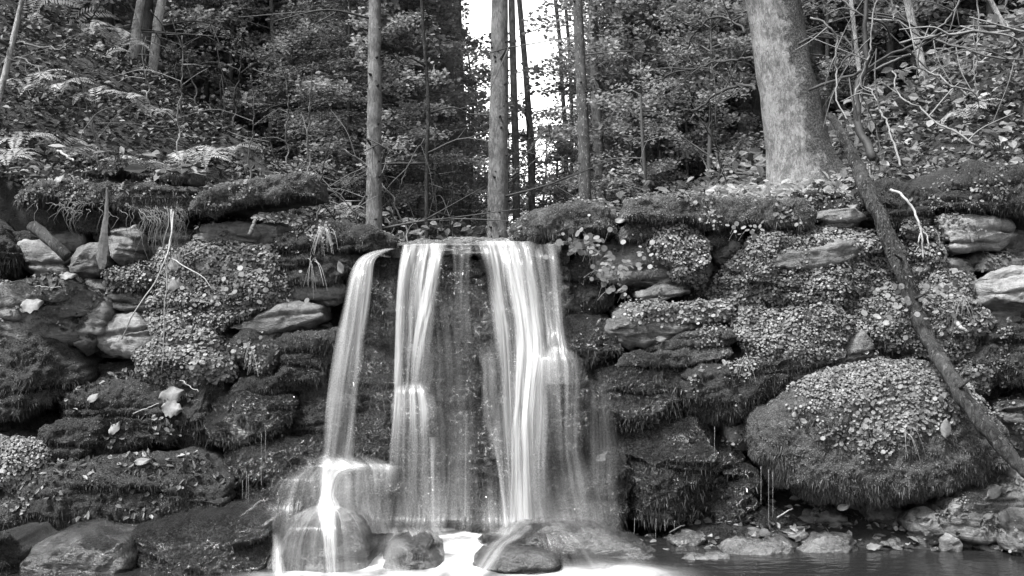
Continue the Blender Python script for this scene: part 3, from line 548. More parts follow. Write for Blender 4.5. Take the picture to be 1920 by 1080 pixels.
# ------------------------------------------------------------ water
def water_mats():
    m, nt, bs, new, lk = newmat('falling_water')
    uv = new('ShaderNodeUVMap'); uv.uv_map = 'UVMap'
    s1 = noise(nt, scaled(nt, uv.outputs[0], (42, .9, 1)), 1, 4, .6, .1); s2 = noise(nt, scaled(nt, uv.outputs[0], (170, 1.2, 1)), 1, 2, .5)
    s3 = noise(nt, scaled(nt, uv.outputs[0], (17, .9, 1)), 1, 2, .5)
    st = mth(nt, 'ADD', mth(nt, 'MULTIPLY', s1, .42), mth(nt, 'ADD', mth(nt, 'MULTIPLY', s2, .14), mth(nt, 'MULTIPLY', s3, .44)))
    k = ramp(nt, st, .36, .66, .16, 1.25)
    al = mth(nt, 'MULTIPLY', attr(nt, 'dens'), k)
    al = mth(nt, 'MINIMUM', al, .97)
    df = new('ShaderNodeBsdfDiffuse'); df.inputs[0].default_value = g(.8); tr = new('ShaderNodeBsdfTranslucent'); tr.inputs[0].default_value = g(.8)
    m1 = new('ShaderNodeMixShader'); m1.inputs[0].default_value = .4; lk(df.outputs[0], m1.inputs[1]); lk(tr.outputs[0], m1.inputs[2])
    gl = new('ShaderNodeBsdfGlossy'); gl.inputs['Roughness'].default_value = .22; m2 = new('ShaderNodeMixShader'); m2.inputs[0].default_value = .10
    nb = bump(nt, st, .6, .02); lk(nb, gl.inputs['Normal']); lk(nb, df.inputs['Normal'])
    lk(m1.outputs[0], m2.inputs[1]); lk(gl.outputs[0], m2.inputs[2])
    tp = new('ShaderNodeBsdfTransparent'); m3 = new('ShaderNodeMixShader'); lk(al, m3.inputs[0]); lk(tp.outputs[0], m3.inputs[1]); lk(m2.outputs[0], m3.inputs[2])
    lk(m3.outputs[0], nt.nodes['Material Output'].inputs[0]); M['fall'] = m
    # pool: dark clear water, white where it foams
    m, nt, bs, new, lk = newmat('stream_water'); pos = geo(nt).outputs['Position']
    f = mth(nt, 'MULTIPLY', attr(nt, 'foam'), ramp(nt, noise(nt, scaled(nt, pos, (1, .8, 1)), 7, 4, .5, .6), .28, .62, .35, 1.2)); f = mth(nt, 'MINIMUM', f, .85)
    bs.inputs['Base Color'].default_value = g(.015); bs.inputs['Roughness'].default_value = .12; bs.inputs['Specular IOR Level'].default_value = .6
    lk(bump(nt, noise(nt, scaled(nt, pos, (1, 2.2, 1)), 11, 3, .5), .25, .02), bs.inputs['Normal'])
    df = new('ShaderNodeBsdfDiffuse'); df.inputs[0].default_value = g(.62); mx = new('ShaderNodeMixShader'); lk(f, mx.inputs[0]); lk(bs.outputs[0], mx.inputs[1]); lk(df.outputs[0], mx.inputs[2])
    lk(mx.outputs[0], nt.nodes['Material Output'].inputs[0]); M['pool'] = m
    m, nt, bs, new, lk = newmat('drop_water'); bs.inputs['Base Color'].default_value = g(.5); bs.inputs['Roughness'].default_value = .15; bs.inputs['Alpha'].default_value = .3; M['drip'] = m
water_mats()

def sheet(label, rows, seed, cols=40, vpow=.5, amp=.012, edge=.2, thickc=.03, ustretch=1.):
    """rows: (xl, xr, y, depth, density) from lip to foot, in photo coordinates at their own depths"""
    rows = np.array(rows, float); m = 70
    R = smooth_path(rows, m); R[:, 4] = np.clip(np.interp(np.linspace(0, 1, m), np.linspace(0, 1, len(rows)), rows[:, 4]), 0, 3)
    u = np.linspace(0, 1, cols); Uu, Rr = np.meshgrid(u, np.arange(m)); X = R[:, 0][:, None]*(1-Uu)+R[:, 1][:, None]*Uu
    d = R[:, 3][:, None]-thickc*np.sqrt(np.clip(1-(2*Uu-1)**2, 0, 1))
    V = np.stack([(X-960)*d/F, d, CZ-(R[:, 2][:, None]-540)*d/F], -1)
    wd = (R[:, 1]-R[:, 0]).mean()*4.9/F
    rid = fbm(np.stack([Uu*wd*38+seed*9, Rr*.035, Uu*0+seed], -1).reshape(-1, 3), 3, seed).reshape(m, cols)
    V[..., 1] -= amp*rid*np.minimum(1, Rr/8)
    L = np.concatenate([[0], np.cumsum(np.linalg.norm(np.diff(V[:, cols//2], axis=0), axis=1))])
    n1 = .75+.5*vnoise(np.stack([Uu*wd*9, L[:, None]*1.4+0*Uu, 0*Uu+seed*3.3], -1).reshape(-1, 3), seed+4).reshape(m, cols)
    ed = np.minimum(Uu, 1-Uu)+.11*vnoise(np.stack([Rr*.09, (Uu > .5)*7., 0*Uu], -1).reshape(-1, 3), seed+6).reshape(m, cols)
    dens = (1. if seed in (12, 19, 24, 27, 28, 29, 30, 32) else .72)*R[:, 4][:, None]*sstep(-.03, edge, ed)*n1
    i = np.arange(m-1)[:, None]*cols+np.arange(cols-1)[None]; Q = np.stack([i, i+cols, i+cols+1, i+1], -1).reshape(-1, 4)
    me = mesh('waterfall', V.reshape(-1, 3), [Q], M['fall'], {'dens': dens.ravel()})
    uvl = me.uv_layers.new(name='UVMap'); uvs = np.stack([Uu*wd+seed*.37+.012*vnoise(np.stack([Uu*wd*6, L[:, None]*2.2+0*Uu, 0*Uu+seed], -1).reshape(-1, 3), 5).reshape(m, cols)+.006*vnoise(np.stack([Uu*wd*14, L[:, None]*6+0*Uu, 0*Uu+seed], -1).reshape(-1, 3), 6).reshape(m, cols), np.broadcast_to(L[:, None], Uu.shape)+seed*.7], -1).reshape(-1, 2)
    uvl.data.foreach_set('uv', uvs[Q.ravel()].astype(np.float32).ravel())
    tag(link('waterfall', me), label, kind='structure')
W = sheet
# left jet
for k, (dd, dn) in enumerate(((0, .95), (.03, .8))):
    W('arching left jet of the waterfall', [(722,742,466,5.0,.5),(690,722,474,4.93,.6),(668,703,490,4.86,.95),(650,698,530,4.80+dd,.85),(634,690,610,4.77+dd,.72),(618,682,700,4.75+dd,.66),(608,672,790,4.74+dd,.62),(598,660,876,4.74+dd,.72)], 1+k, 36, amp=.008, edge=.22)
# second stream
W('second stream of the waterfall below the lip', [(756,840,457,5.12,.5),(754,838,463,5.0,.75),(748,830,500,4.94,.85),(744,822,560,4.92,.85),(742,818,640,4.91,.7),(742,812,700,4.91,.6),(742,806,735,4.90,.5)], 3, 52, amp=.02)
W('left edge strand of the second stream', [(752,776,459,5.0,.5),(745,764,520,4.92,.9),(741,757,600,4.90,.8),(739,754,680,4.89,1.1),(736,752,760,4.87,1.),(728,750,870,4.84,.25)], 4, 20, amp=.006)
W('right strands of the second stream', [(806,842,456,5.0,.5),(800,832,500,4.92,.9),(784,820,580,4.90,.85),(772,806,660,4.9,.7),(768,800,735,4.9,.4)], 5, 26, amp=.012)
W('lower part of the second stream spreading over a ledge', [(752,800,716,4.92,.0),(740,812,732,4.85,.6),(732,824,780,4.81,.65),(728,828,860,4.80,.42),(730,830,930,4.79,.38),(740,832,1004,4.78,.45)], 6, 52, amp=.008, edge=.3)
W('thin strand at the foot of the second stream', [(804,822,820,4.8,.3),(806,820,880,4.78,.6),(808,820,940,4.77,.55),(806,822,1004,4.76,.5)], 7, 12, amp=.004)
# middle film
W('thin film of water in the middle under the lip', [(846,888,457,5.03,.3),(848,884,480,4.96,.32),(850,880,540,4.94,.32),(850,884,600,4.92,.2),(846,890,640,4.90,.12)], 8, 24, amp=.006)
W('fine trickle low in the middle', [(872,878,770,4.82,.3),(871,876,860,4.82,.45),(870,876,970,4.82,.4)], 9, 5, amp=0)
W('faint veil low in the middle', [(838,860,850,4.83,.1),(836,862,920,4.82,.3),(828,866,975,4.8,.45)], 10, 16, amp=.003)
# main stream
W('main stream of the waterfall', [(886,1006,451,5.14,.7),(887,1010,455,5.0,.9),(893,1018,480,4.94,.95),(902,1026,540,4.90,1.),(912,1036,610,4.88,1.1),(918,1044,690,4.86,1.),(924,1046,780,4.84,.9),(934,1038,880,4.82,.66),(944,1036,992,4.80,.8)], 11, 80, amp=.022)
W('inner strands of the main stream', [(925,1002,452,5.0,.3),(940,1010,500,4.9,.55),(958,1018,580,4.86,1.2),(968,1024,650,4.84,1.6),(966,1012,730,4.82,1.4),(960,1006,800,4.80,1.0),(958,1010,880,4.79,.8),(956,1018,988,4.78,.9)], 12, 44, amp=.016)
W('outer curtain of the main stream over the parting knob', [(980,1030,640,4.86,.15),(986,1036,680,4.78,.5),(984,1038,760,4.76,.55),(986,1040,860,4.76,.5),(990,1040,985,4.76,.55)], 13, 30, amp=.01, edge=.35)
W('thin single strand at the left foot of the main stream', [(916,932,800,4.82,.2),(928,938,850,4.8,.5),(938,946,920,4.79,.6),(946,954,992,4.78,.7)], 14, 10, amp=.002)
W('faint veil left of the main stream at mid height', [(896,930,650,4.88,.1),(900,934,700,4.84,.3),(904,940,780,4.82,.25),(918,948,860,4.81,.18)], 15, 18, amp=.005)
# right veil
W('right edge of the falls dropping from the lip', [(1000,1052,458,5.0,.3),(1006,1056,490,4.92,.42),(1018,1060,560,4.88,.5),(1024,1066,620,4.82,.5),(1024,1076,662,4.75,.5),(1020,1084,720,4.70,.2)], 16, 32, amp=.012)
W('veil of water over the bulging boulder', [(1030,1060,650,4.82,.4),(1008,1086,662,4.75,.6),(1004,1102,690,4.71,.45),(1010,1104,760,4.70,.42),(1018,1104,840,4.72,.36),(1026,1112,900,4.75,.3),(1040,1130,1000,4.76,.3)], 17, 52, amp=.006, edge=.35)
W('faint outer veil right of the falls', [(1090,1150,690,4.86,.0),(1092,1160,770,4.82,.2),(1090,1168,840,4.78,.24),(1094,1170,920,4.76,.26),(1100,1176,995,4.75,.3)], 18, 36, amp=.006, edge=.4)
# lower left cascade
W('bright water breaking on the ledge under the left jet', [(612,648,858,4.76,.2),(598,690,874,4.68,1.2),(600,650,890,4.67,1.25),(600,632,925,4.66,1.2),(592,640,950,4.6,1.3),(594,634,962,4.34,1.3),(602,632,1000,4.24,.9),(606,634,1040,4.20,.7),(610,636,1078,4.18,.6)], 19, 30, amp=.006)
W('silky veil falling off the ledge under the left jet', [(610,744,870,4.74,.6),(590,752,880,4.69,.65),(580,752,920,4.67,.5),(575,750,960,4.66,.42),(580,746,1000,4.64,.42)], 20, 60, amp=.006, edge=.4)
W('thin water spreading left over the ledge', [(556,620,874,4.74,.3),(510,616,900,4.68,.3),(490,612,940,4.64,.28),(480,610,975,4.58,.22),(470,610,1040,4.42,.12)], 21, 40, amp=.004, edge=.45)
W('water fanning over the round boulder', [(590,634,948,4.52,.9),(560,664,960,4.36,.7),(532,688,985,4.28,.36),(512,704,1025,4.24,.28),(500,714,1078,4.2,.4)], 22, 60, amp=.003, edge=.3, thickc=.05)
W('thin film of water sliding over the large sloping boulder', [(1000,1080,972,4.64,.2),(990,1120,988,4.52,.25),(985,1190,1015,4.45,.18),(985,1260,1066,4.38,.3)], 25, 60, amp=.003, edge=.35)
W('film of water between the sloping boulder and the streaked one', [(950,1010,985,4.62,.8),(930,1000,1000,4.46,.6),(905,960,1026,4.36,.5),(880,930,1070,4.26,.6)], 26, 30, amp=.003, edge=.4)
W('low white splash at the foot of the main stream', [(930,1050,972,4.77,.1),(925,1055,986,4.70,.7),(915,1070,1000,4.64,.6),(905,1080,1014,4.58,.0)], 27, 30, amp=.01, edge=.35)
W('mist hanging at the foot of the falls', [(690,1130,880,4.74,.0),(680,1140,935,4.70,.10),(676,1150,970,4.66,.20),(670,1156,992,4.62,.12),(668,1160,1012,4.58,.0)], 29, 60, amp=.004, edge=.3)
W('thin water glazing the stones between the streams', [(668,1060,520,4.93,.0),(664,1080,600,4.90,.07),(660,1110,800,4.82,.09),(660,1130,940,4.76,.09),(660,1130,990,4.74,.0)], 30, 90, amp=.004, edge=.4)
W('low white splash at the foot of the second stream', [(712,850,988,4.77,.05),(710,860,998,4.70,.5),(705,880,1010,4.64,.5),(700,890,1022,4.58,.0)], 28, 30, amp=.01, edge=.35)
W('bright trickle at the left side of the round boulder', [(508,528,1000,4.4,.1),(510,530,1030,4.34,.6),(508,538,1078,4.26,.9)], 23, 12, amp=.002)
W('water running between the boulders towards the camera', [(836,905,1012,4.72,.9),(850,902,1030,4.56,.9),(856,896,1045,4.44,.8),(848,892,1060,4.34,.8),(836,902,1076,4.26,.7)], 24, 24, amp=.01, edge=.35)
W('low spray over the dark boulder in the foam', [(700,760,1004,4.5,.1),(696,780,1020,4.42,.35),(690,770,1050,4.34,.35),(684,790,1078,4.28,.5)], 31, 30, amp=.004, edge=.45)
W('spray glowing on the ledge under the left jet', [(560,700,850,4.7,.0),(548,740,872,4.62,.55),(550,750,900,4.60,.4),(560,750,950,4.56,.28),(580,760,1000,4.54,.3)], 32, 60, amp=.004, edge=.4)

def pool():
    xs = np.concatenate([np.linspace(-7, -2.6, 14), np.linspace(-2.5, 2.6, 180), np.linspace(2.7, 7, 14)]); ds = np.concatenate([np.linspace(-4, 3.4, 12), np.linspace(3.5, 5.2, 90)])
    X, D = np.meshgrid(xs, ds); foam = np.zeros(X.shape)
    def blob(px, py, rx, ry, a):
        nonlocal foam
        d = CZ*F/(py-540); cx = (px-960)*d/F; rX = rx*d/F; d2 = CZ*F/(py+ry-540); rD = abs(d-d2)
        foam = np.maximum(foam, a*np.exp(-(((X-cx)/rX)**2+((D-d)/rD)**2)**1.3))
    for b in ((990,1003,70,14,1.1),(850,1003,130,12,.8),(760,1003,60,14,.75),(880,1030,60,22,.9),(870,1068,60,24,1.),(600,1082,110,12,.6),(760,1084,120,12,.6),(1140,1076,110,16,.7),(1070,1085,90,14,.6),(960,1082,60,12,.5),(700,1060,30,30,.7)): blob(*b)
    Z = .006*fbm(np.stack([X*6, D*6, 0*X], -1).reshape(-1, 3), 3, 2).reshape(X.shape)*(.3+foam)+.012*foam
    n, m = X.shape; i = np.arange(n-1)[:, None]*m+np.arange(m-1)[None]; Q = np.stack([i, i+1, i+m+1, i+m], -1).reshape(-1, 4)
    tag(link('water', mesh('water', np.stack([X, D, Z], -1).reshape(-1, 3), [Q], M['pool'], {'foam': foam.ravel()})), 'dark stream pool with white foam under the falls', kind='structure')
pool()
# shallow channel that feeds the lip
def channel():
    ds = np.linspace(5.08, 14, 60); u = np.linspace(0, 1, 16); U, D = np.meshgrid(u, ds); xl = -.52-.03*(D-5)-.2*np.sin(D*.5-2.5)*(D > 5.4)*.5; X = xl+(.76)*U
    Z = 1.296+.028*(D-5.1)+0*U; n, m = X.shape; i = np.arange(n-1)[:, None]*m+np.arange(m-1)[None]; Q = np.stack([i, i+1, i+m+1, i+m], -1).reshape(-1, 4)
    tag(link('stream', mesh('stream', np.stack([X, D, Z], -1).reshape(-1, 3), [Q], M['pool'], {'foam': np.zeros(n*m)})), 'shallow stream running to the lip of the falls', kind='structure')
channel()
A = Acc()
for x, y0, y1, d in ((1427,875,945,4.62),(1441,880,985,4.64),(1449,885,970,4.66),(1190,972,1000,4.72),(1230,972,1010,4.72),(1265,976,1000,4.73),(490,812,908,4.78),(498,806,860,4.78),(462,884,940,4.74),(466,890,952,4.74),(1704,900,935,4.62),(1246,974,996,4.72),(1340,800,850,4.8),(455,900,935,4.73)):
    p = np.linspace(P(x, y0, d), P(x+random.uniform(-1, 1), y1, d), 6); V, Q, T = tube(p, np.array([.001, .0007, .0009, .0006, .0009, .0005]), 5); A.add(V, Q, T)
tag(link('waterfall', A.build('waterfall', M['drip'])), 'fine threads of dripping water', kind='structure')

# ------------------------------------------------------------ leaning pole, stub, splinter, twigs
def px_path(pts, n, noise_=0.): # (px, py, depth)
    p = smooth_path(np.array([P(*q) for q in pts]), n)
    if noise_: p = p+np.stack([fbm(np.stack([np.arange(n)*.35+11*k, np.zeros(n), np.zeros(n)], -1), 2, k+3) for k in range(3)], -1)*noise_
    return p
t = thing('leaning_pole', 'long bark covered pole leaning down across the right side of the wall', 'fallen branch', P(1660, 600, 4.8))
o_ = np.array(t.location)
pth = px_path([(1556,215,5.25),(1580,255,5.18),(1602,300,5.1),(1634,372,4.98),(1668,450,4.9),(1700,528,4.83),(1728,612,4.78),(1764,676,4.64),(1800,736,4.54),(1852,808,4.46),(1905,866,4.40),(1960,920,4.34)], 130, .004)
r = np.interp(np.linspace(0, 1, 130), [0, .12, .25, .4, .6, .8, 1], [.017, .022, .034, .038, .034, .029, .025])
V, Q, T = tube(pth-o_, r*(1+.10*vnoise(np.stack([np.arange(130)*.16, np.zeros(130), np.zeros(130)], -1), 9)), 26, .17, 4); link('trunk', mesh('trunk', V, [Q, T], M['log']), t)
for q0, q1, rr in (((1716,560,4.78), (1740,548,4.72), .008), ((1690,486,4.82), (1676,476,4.76), .007), ((1800,728,4.52), (1816,712,4.47), .008)):
    V, Q, T = tube(np.linspace(P(*q0), P(*q1), 5)-o_, np.linspace(rr, rr*.6, 5), 8, .2); link('branch_stub', mesh('branch_stub', V, [Q, T], M['log']), t)
As = Acc(); sel = np.random.default_rng(5)
idx = sel.integers(10, 62, 900); an = sel.uniform(0, 2*pi, 900); nn = unit(np.stack([np.cos(an), -np.abs(np.sin(an)), .4+0*an], -1)); pp = pth[idx]+nn*r[idx][:, None]*1.02
Vb, Tt = blades(pp-o_, nn, .014, .0018, sel); As.add(Vb, T=Tt, v=rep(sel.random(900), 3)); tag(link('moss', As.build('moss', M['moss_blade'], False), t), kind='stuff')

def simple(name, label, cat, pts, r0, r1, mat, n=24, k=7, nz=.002, grp=None, bmp=.15, forks=()):
    t0 = P(*pts[0]); p = px_path(pts, n, nz); A = Acc(); V, Q, T = tube(p-t0, np.linspace(r0, r1, n), k, bmp, len(label)); A.add(V, Q, T, .5)
    for f in forks:
        q = px_path(f, 12, nz); V, Q, T = tube(q-t0, np.linspace(r1*1.1, r1*.5, 12), 5); A.add(V, Q, T, .6)
    o = link(name, A.build(name, M[mat]), None, t0); return tag(o, label, cat, grp)
simple('log_stub', 'short round log stub lying slanted in the dark hollow at the left', 'log', [(62,424,4.98),(95,452,4.92),(128,482,4.9)], .027, .024, 'log', 16, 18)
# pale split wood, a flat tapering splinter
def splinter():
    c = P(192, 430, 4.86); ys = np.linspace(352, 503, 30); Vs = []
    for i, y in enumerate(ys):
        t_ = i/29; xc = 200-8*t_+2*sin(t_*5); hw = 2+10*t_**1.1*(1 if t_ < .9 else 1-(t_-.9)*6.5); th = .003+.003*t_
        for sx, sd in ((-1, 0), (-.5, -1), (.1, -1.2), (1, -.2), (.5, .8), (-.4, .8)):
            q = P(xc+sx*hw, y+3*sin(sx*7), 4.86); Vs.append(q+np.array([0, sd*th, 0])-c)
    i = np.arange(29)[:, None]*6; j = np.arange(6)[None]; Q = np.stack([i+j, i+(j+1) % 6, i+6+(j+1) % 6, i+6+j], -1).reshape(-1, 4)
    Vs = np.array(Vs)+.003*fbm(np.array(Vs)*[90, 90, 14], 3, 4)[:, None]
    tag(link('wood_splinter', mesh('wood_splinter', Vs, [Q, np.array([[5,4,3,2]]), np.array([[174,175,176,177]])], M['pale_leaf'], None, False), None, c), 'pale pointed wooden splinter hanging down in front of the left stones', 'piece of wood')
splinter()
TG = 'twigs and stems hanging over the left stones'
for lab, pts, r0, r1, mat in (
  ('longest pale twig, running down left from the ledge to the pale sunlit stone', [(322,392,4.9),(316,470,4.78),(285,535,4.74),(250,590,4.72),(228,636,4.76)], .0045, .0022, 'twig_pale'),
  ('pale twig curving down right across the round creeping leaves', [(310,480,4.8),(340,496,4.76),(380,520,4.72),(402,545,4.72),(420,566,4.76)], .003, .002, 'twig_pale'),
  ('straight pale stem hanging straight down in the middle of the dangling twigs', [(326,396,4.88),(318,450,4.8),(312,520,4.76),(309,570,4.76),(308,640,4.76),(302,700,4.78)], .004, .0016, 'twig_pale'),
  ('grey twig hooked at its lower end beside the straight pale stem', [(318,400,4.88),(308,450,4.82),(296,480,4.8),(288,492,4.8)], .0035, .002, 'twig_grey'),
  ('short pale twig pointing up right over the creeping leaves', [(345,478,4.78),(366,470,4.76),(388,461,4.76)], .002, .0014, 'twig_pale'),
  ('thin grass stem lying level on the tumbled bank rock', [(66,536,4.8),(90,538,4.79),(115,539,4.8)], .0018, .0014, 'twig_pale'),
  ('stalk of the big pale fallen leaf', [(250,775,4.75),(275,765,4.73),(298,757,4.74)], .0022, .002, 'twig_pale'),
  ('thin stick slanting right above the big pale fallen leaf', [(338,712,4.78),(355,724,4.74),(372,734,4.72)], .002, .0015, 'twig_pale'),
  ('broken pale stick lying in the leaves above the thin top slab', [(108,282,5.2),(124,292,5.12),(138,302,5.08)], .006, .005, 'twig_pale'),
  ('fine arching stem standing on the left bank', [(145,296,5.5),(150,262,5.5),(170,222,5.55),(200,203,5.6),(222,202,5.6)], .002, .001, 'twig_grey')):
    simple('twig', lab, 'twig', pts, r0, r1, mat, 20, 6, .004, TG)
rs = np.random.default_rng(21)
A = Acc(); c0 = P(250, 400, 4.9)
for i in range(120):
    x = rs.choice([rs.uniform(60, 350), rs.uniform(112, 150), rs.uniform(262, 350), rs.uniform(270, 345)]); y = np.interp(x, [90, 200, 350], [375, 385, 395])+rs.uniform(-10, 15); L = rs.uniform(15, 60) if x < 255 else rs.uniform(20, 105)
    d = 4.93+rs.uniform(-.05, .05); p = px_path([(x, y, d), (x+rs.normal(0, 6), y+L*.4, d-.02), (x+rs.normal(0, 9), y+L, d-.01)], 9, .011)
    V, Q, T = tube(p-c0, np.linspace(.0026 if i % 5 == 0 else .0015, .0008, 9), 4, cap=False); A.add(V, Q, T, rs.random())
tag(link('hanging_roots', A.build('hanging_roots', M['twig_grey']), None, c0), 'tangle of fine roots hanging from the long mossy ledge slab', 'roots', kind='stuff')
simple('dead_twig', 'crooked dead twig forking over the stones just right of the leaning pole', 'twig', [(1672,354,4.98),(1700,376,4.92),(1722,410,4.88),(1728,440,4.86),(1732,486,4.86)], .0065, .004, 'twig_pale', 26, 8, .006, None, .2, ([(1726,420,4.87),(1722,450,4.86),(1720,466,4.86)], [(1730,430,4.87),(1740,455,4.86),(1744,480,4.86)]))
simple('vine_stem', 'thin looping vine stem hanging in front of the leafy stone right of the dead twig', 'vine', [(1756,432,4.86),(1762,458,4.84),(1755,474,4.85),(1764,492,4.86),(1756,508,4.87)], .002, .0014, 'twig_grey')
simple('stick', 'short pale stick lying on the rubble under the glistening block', 'stick', [(1256,998,4.74),(1270,990,4.72),(1284,984,4.74)], .003, .002, 'twig_grey')
simple('stick', 'short pale stick lying on the rubble right of the dripping threads', 'stick', [(1458,970,4.74),(1472,961,4.72),(1486,953,4.74)], .004, .002, 'twig_pale')
simple('stick', 'small dead stub of wood sticking out of the leafy stone right of the pole', 'stick', [(1792,604,4.75),(1802,614,4.72),(1814,622,4.72)], .010, .007, 'twig_pale')
simple('stick', 'grey peg of rotten wood stuck under the square ended capstone', 'stick', [(478,412,4.96),(474,424,4.94),(468,440,4.93)], .008, .010, 'twig_grey')

# grass tufts
def grass(label, px, py, d, n, L, seed, droop=1.):
    r_ = np.random.default_rng(seed); A = Acc(); c = P(px, py, d)
    for i in range(n):
        a = r_.uniform(0, pi); out = np.array([cos(a)*.6, -.5*r_.random(), .3]); l = L*r_.uniform(.5, 1.2); tt = np.linspace(0, 1, 7)[:, None]
        p = r_.normal(0, .012, 3)+out*l*tt*.6+np.array([0, -.1, -1.])*l*tt**1.8*droop; V, Q, T = tube(p, np.linspace(.0016, .0005, 7), 3, cap=False); A.add(V, Q, T, r_.random())
    tag(link('grass_tuft', A.build('grass_tuft', M['twig_pale']), None, c), label, 'grass', 'dry grass tufts on the wall')
grass('pale dry grass tuft drooping over the round ended mossy stone', 612, 428, 4.93, 26, .13, 1)
grass('few long dry stems drooping over the broad dark slab', 588, 490, 4.9, 9, .16, 2)
grass('dry stems fanned over the stone below the bread shaped stone', 470, 650, 4.82, 12, .12, 3)
grass('sparse dry stems on the leafy stone right of the leaning pole', 1800, 560, 4.8, 14, .16, 4)
grass('dry stems in the litter above the great boulder', 1395, 668, 4.8, 8, .1, 5)
grass('dry stems hanging on the great boulder beside its brown fallen leaf', 1700, 810, 4.5, 7, .12, 6)

# single fallen leaves
def snap(px, py, d, rad=9):
    best = d; found = False
    for V, n in STONES:
        if abs(V[:, 1].mean()-d) > 1.2: continue
        x = V[:, 0]/V[:, 1]*F+960; y = 540-(V[:, 2]-CZ)/V[:, 1]*F; k = (np.abs(x-px) < rad) & (np.abs(y-py) < rad)
        if k.any():
            m = V[k, 1].min(); best = m if not found else min(best, m); found = True
    return best-.016
def fallen(label, px, py, d, L, ang, tilt=.5, mat='pale_leaf', wf=.55, seed=0, lobes=0, grp='single fallen leaves'):
    d = snap(px, py, d); r_ = np.random.default_rng(seed+77); n = 26; s = np.linspace(0, 1, n)
    hw = L*wf*.5*np.sin(pi*s**.85)**.8*(1+(.13*np.sin(s*lobes*pi*2+.6) if lobes else .04*np.sin(s*40)))
    V = []; k = 7
    for i in range(n):
        for j in range(k):
            q = (j-3)/3; V.append((q*hw[i], -.14*L*(1-q*q)*.3+.05*L*sin(s[i]*5+q*2)+.05*L*abs(q), (s[i]-.5)*L))
    V = np.array(V); ca, sa = cos(ang), sin(ang)
    V = np.stack([V[:, 0]*ca+V[:, 2]*sa, V[:, 1], -V[:, 0]*sa+V[:, 2]*ca], -1); ct, st_ = cos(tilt), sin(tilt)
    V = np.stack([V[:, 0], V[:, 1]*ct+V[:, 2]*st_, -V[:, 1]*st_+V[:, 2]*ct], -1)
    i = np.arange(n-1)[:, None]*k+np.arange(k-1)[None]; Q = np.stack([i, i+1, i+k+1, i+k], -1).reshape(-1, 4)
    o = tag(link('fallen_leaf', mesh('fallen_leaf', V, [Q], M[mat], {'v': np.full(len(V), .3+.6*r_.random())}), None, P(px, py, d)), label, 'leaf', grp)
fallen('big pale fallen leaf with a notched edge, upper of two on the dark moss', 322, 740, 4.66, .12, 1.25, .3, wf=.62, lobes=2)
fallen('pale lobed leaf right below the big pale fallen leaf', 322, 766, 4.67, .095, 1.7, .3, wf=.8, lobes=4)
fallen('pointed grey leaf stuck upright on the broad dark slab', 638, 501, 4.84, .062, -.3, .1, wf=.5)
fallen('oval grey leaf hanging on the great boulder', 1774, 803, 4.40, .085, .1, .15, 'litter', .5, 2)
fallen('small white leaf on the left shoulder of the great boulder', 1507, 789, 4.5, .034, -1., .4, wf=.6)
fallen('tiny pale leaf just left of the small white leaf on the great boulder', 1489, 777, 4.5, .026, .2, .4, wf=.7)
fallen('pale oval leaf on the upper thin mossy slab', 1240, 635, 4.8, .055, 1.6, .5, wf=.5)
fallen('folded pale leaf lying on the tumbled bank rock', 60, 570, 4.72, .10, 1.3, .5, 'litter', .8, 5, 3)
fallen('crumpled white leaf beside the cracked pale block', 128, 516, 4.8, .08, 1.5, .6, wf=.5, lobes=3)
fallen('curled pale leaf on the leafy stone under the dangling twigs', 330, 490, 4.76, .10, .4, .3, 'litter', .6, 7, 2)
fallen('pale wrinkled leaf below the curled one under the dangling twigs', 328, 532, 4.76, .085, .7, .3, 'litter', .6, 9, 2)
fallen('pale folded leaf on top of the long bottom left boulder', 268, 864, 4.6, .075, 1.4, .7, wf=.5)
fallen('bright curled leaf on the dark slope left of the moss cushion', 215, 802, 4.68, .07, .6, .4, wf=.6, lobes=2)
fallen('grey oval leaf lying level on the dark slope', 175, 745, 4.7, .06, .9, .5, 'litter', .6, 3)
fallen('pale leaf half way down the right corner boulder, left one', 1794, 948, 4.58, .05, 1.5, .8, wf=.45)
fallen('pale leaf on the right corner boulder, lowest one', 1854, 967, 4.56, .055, 1.2, .7, 'litter', .5, 4)
fallen('large curved leaf resting where the pole meets the corner boulder', 1866, 922, 4.52, .09, 1., .5, 'litter', .5, 6)
fallen('upright pale leaf at the right end of the corner boulder', 1886, 968, 4.54, .055, .1, .3, 'litter', .6, 8)
fallen('white fallen leaf between the two thin flat stones and the pole', 1600, 386, 5.0, .05, 1.2, .8)
fallen('white flat leaf on the ledge between the two right capstones', 1163, 413, 5.05, .05, 1.5, .6, wf=.6)
fallen('white leaf lying in the litter on the thin top slab', 112, 334, 5.02, .06, .8, .6, lobes=3)
fallen('pale leaf floating at the dark water edge below the great boulder', 1640, 1024, 4.66, .07, 1.5, .9, lobes=3)
fallen('long pale leaf beside the bright streaked rocks', 1582, 950, 4.72, .06, 1.3, .7)
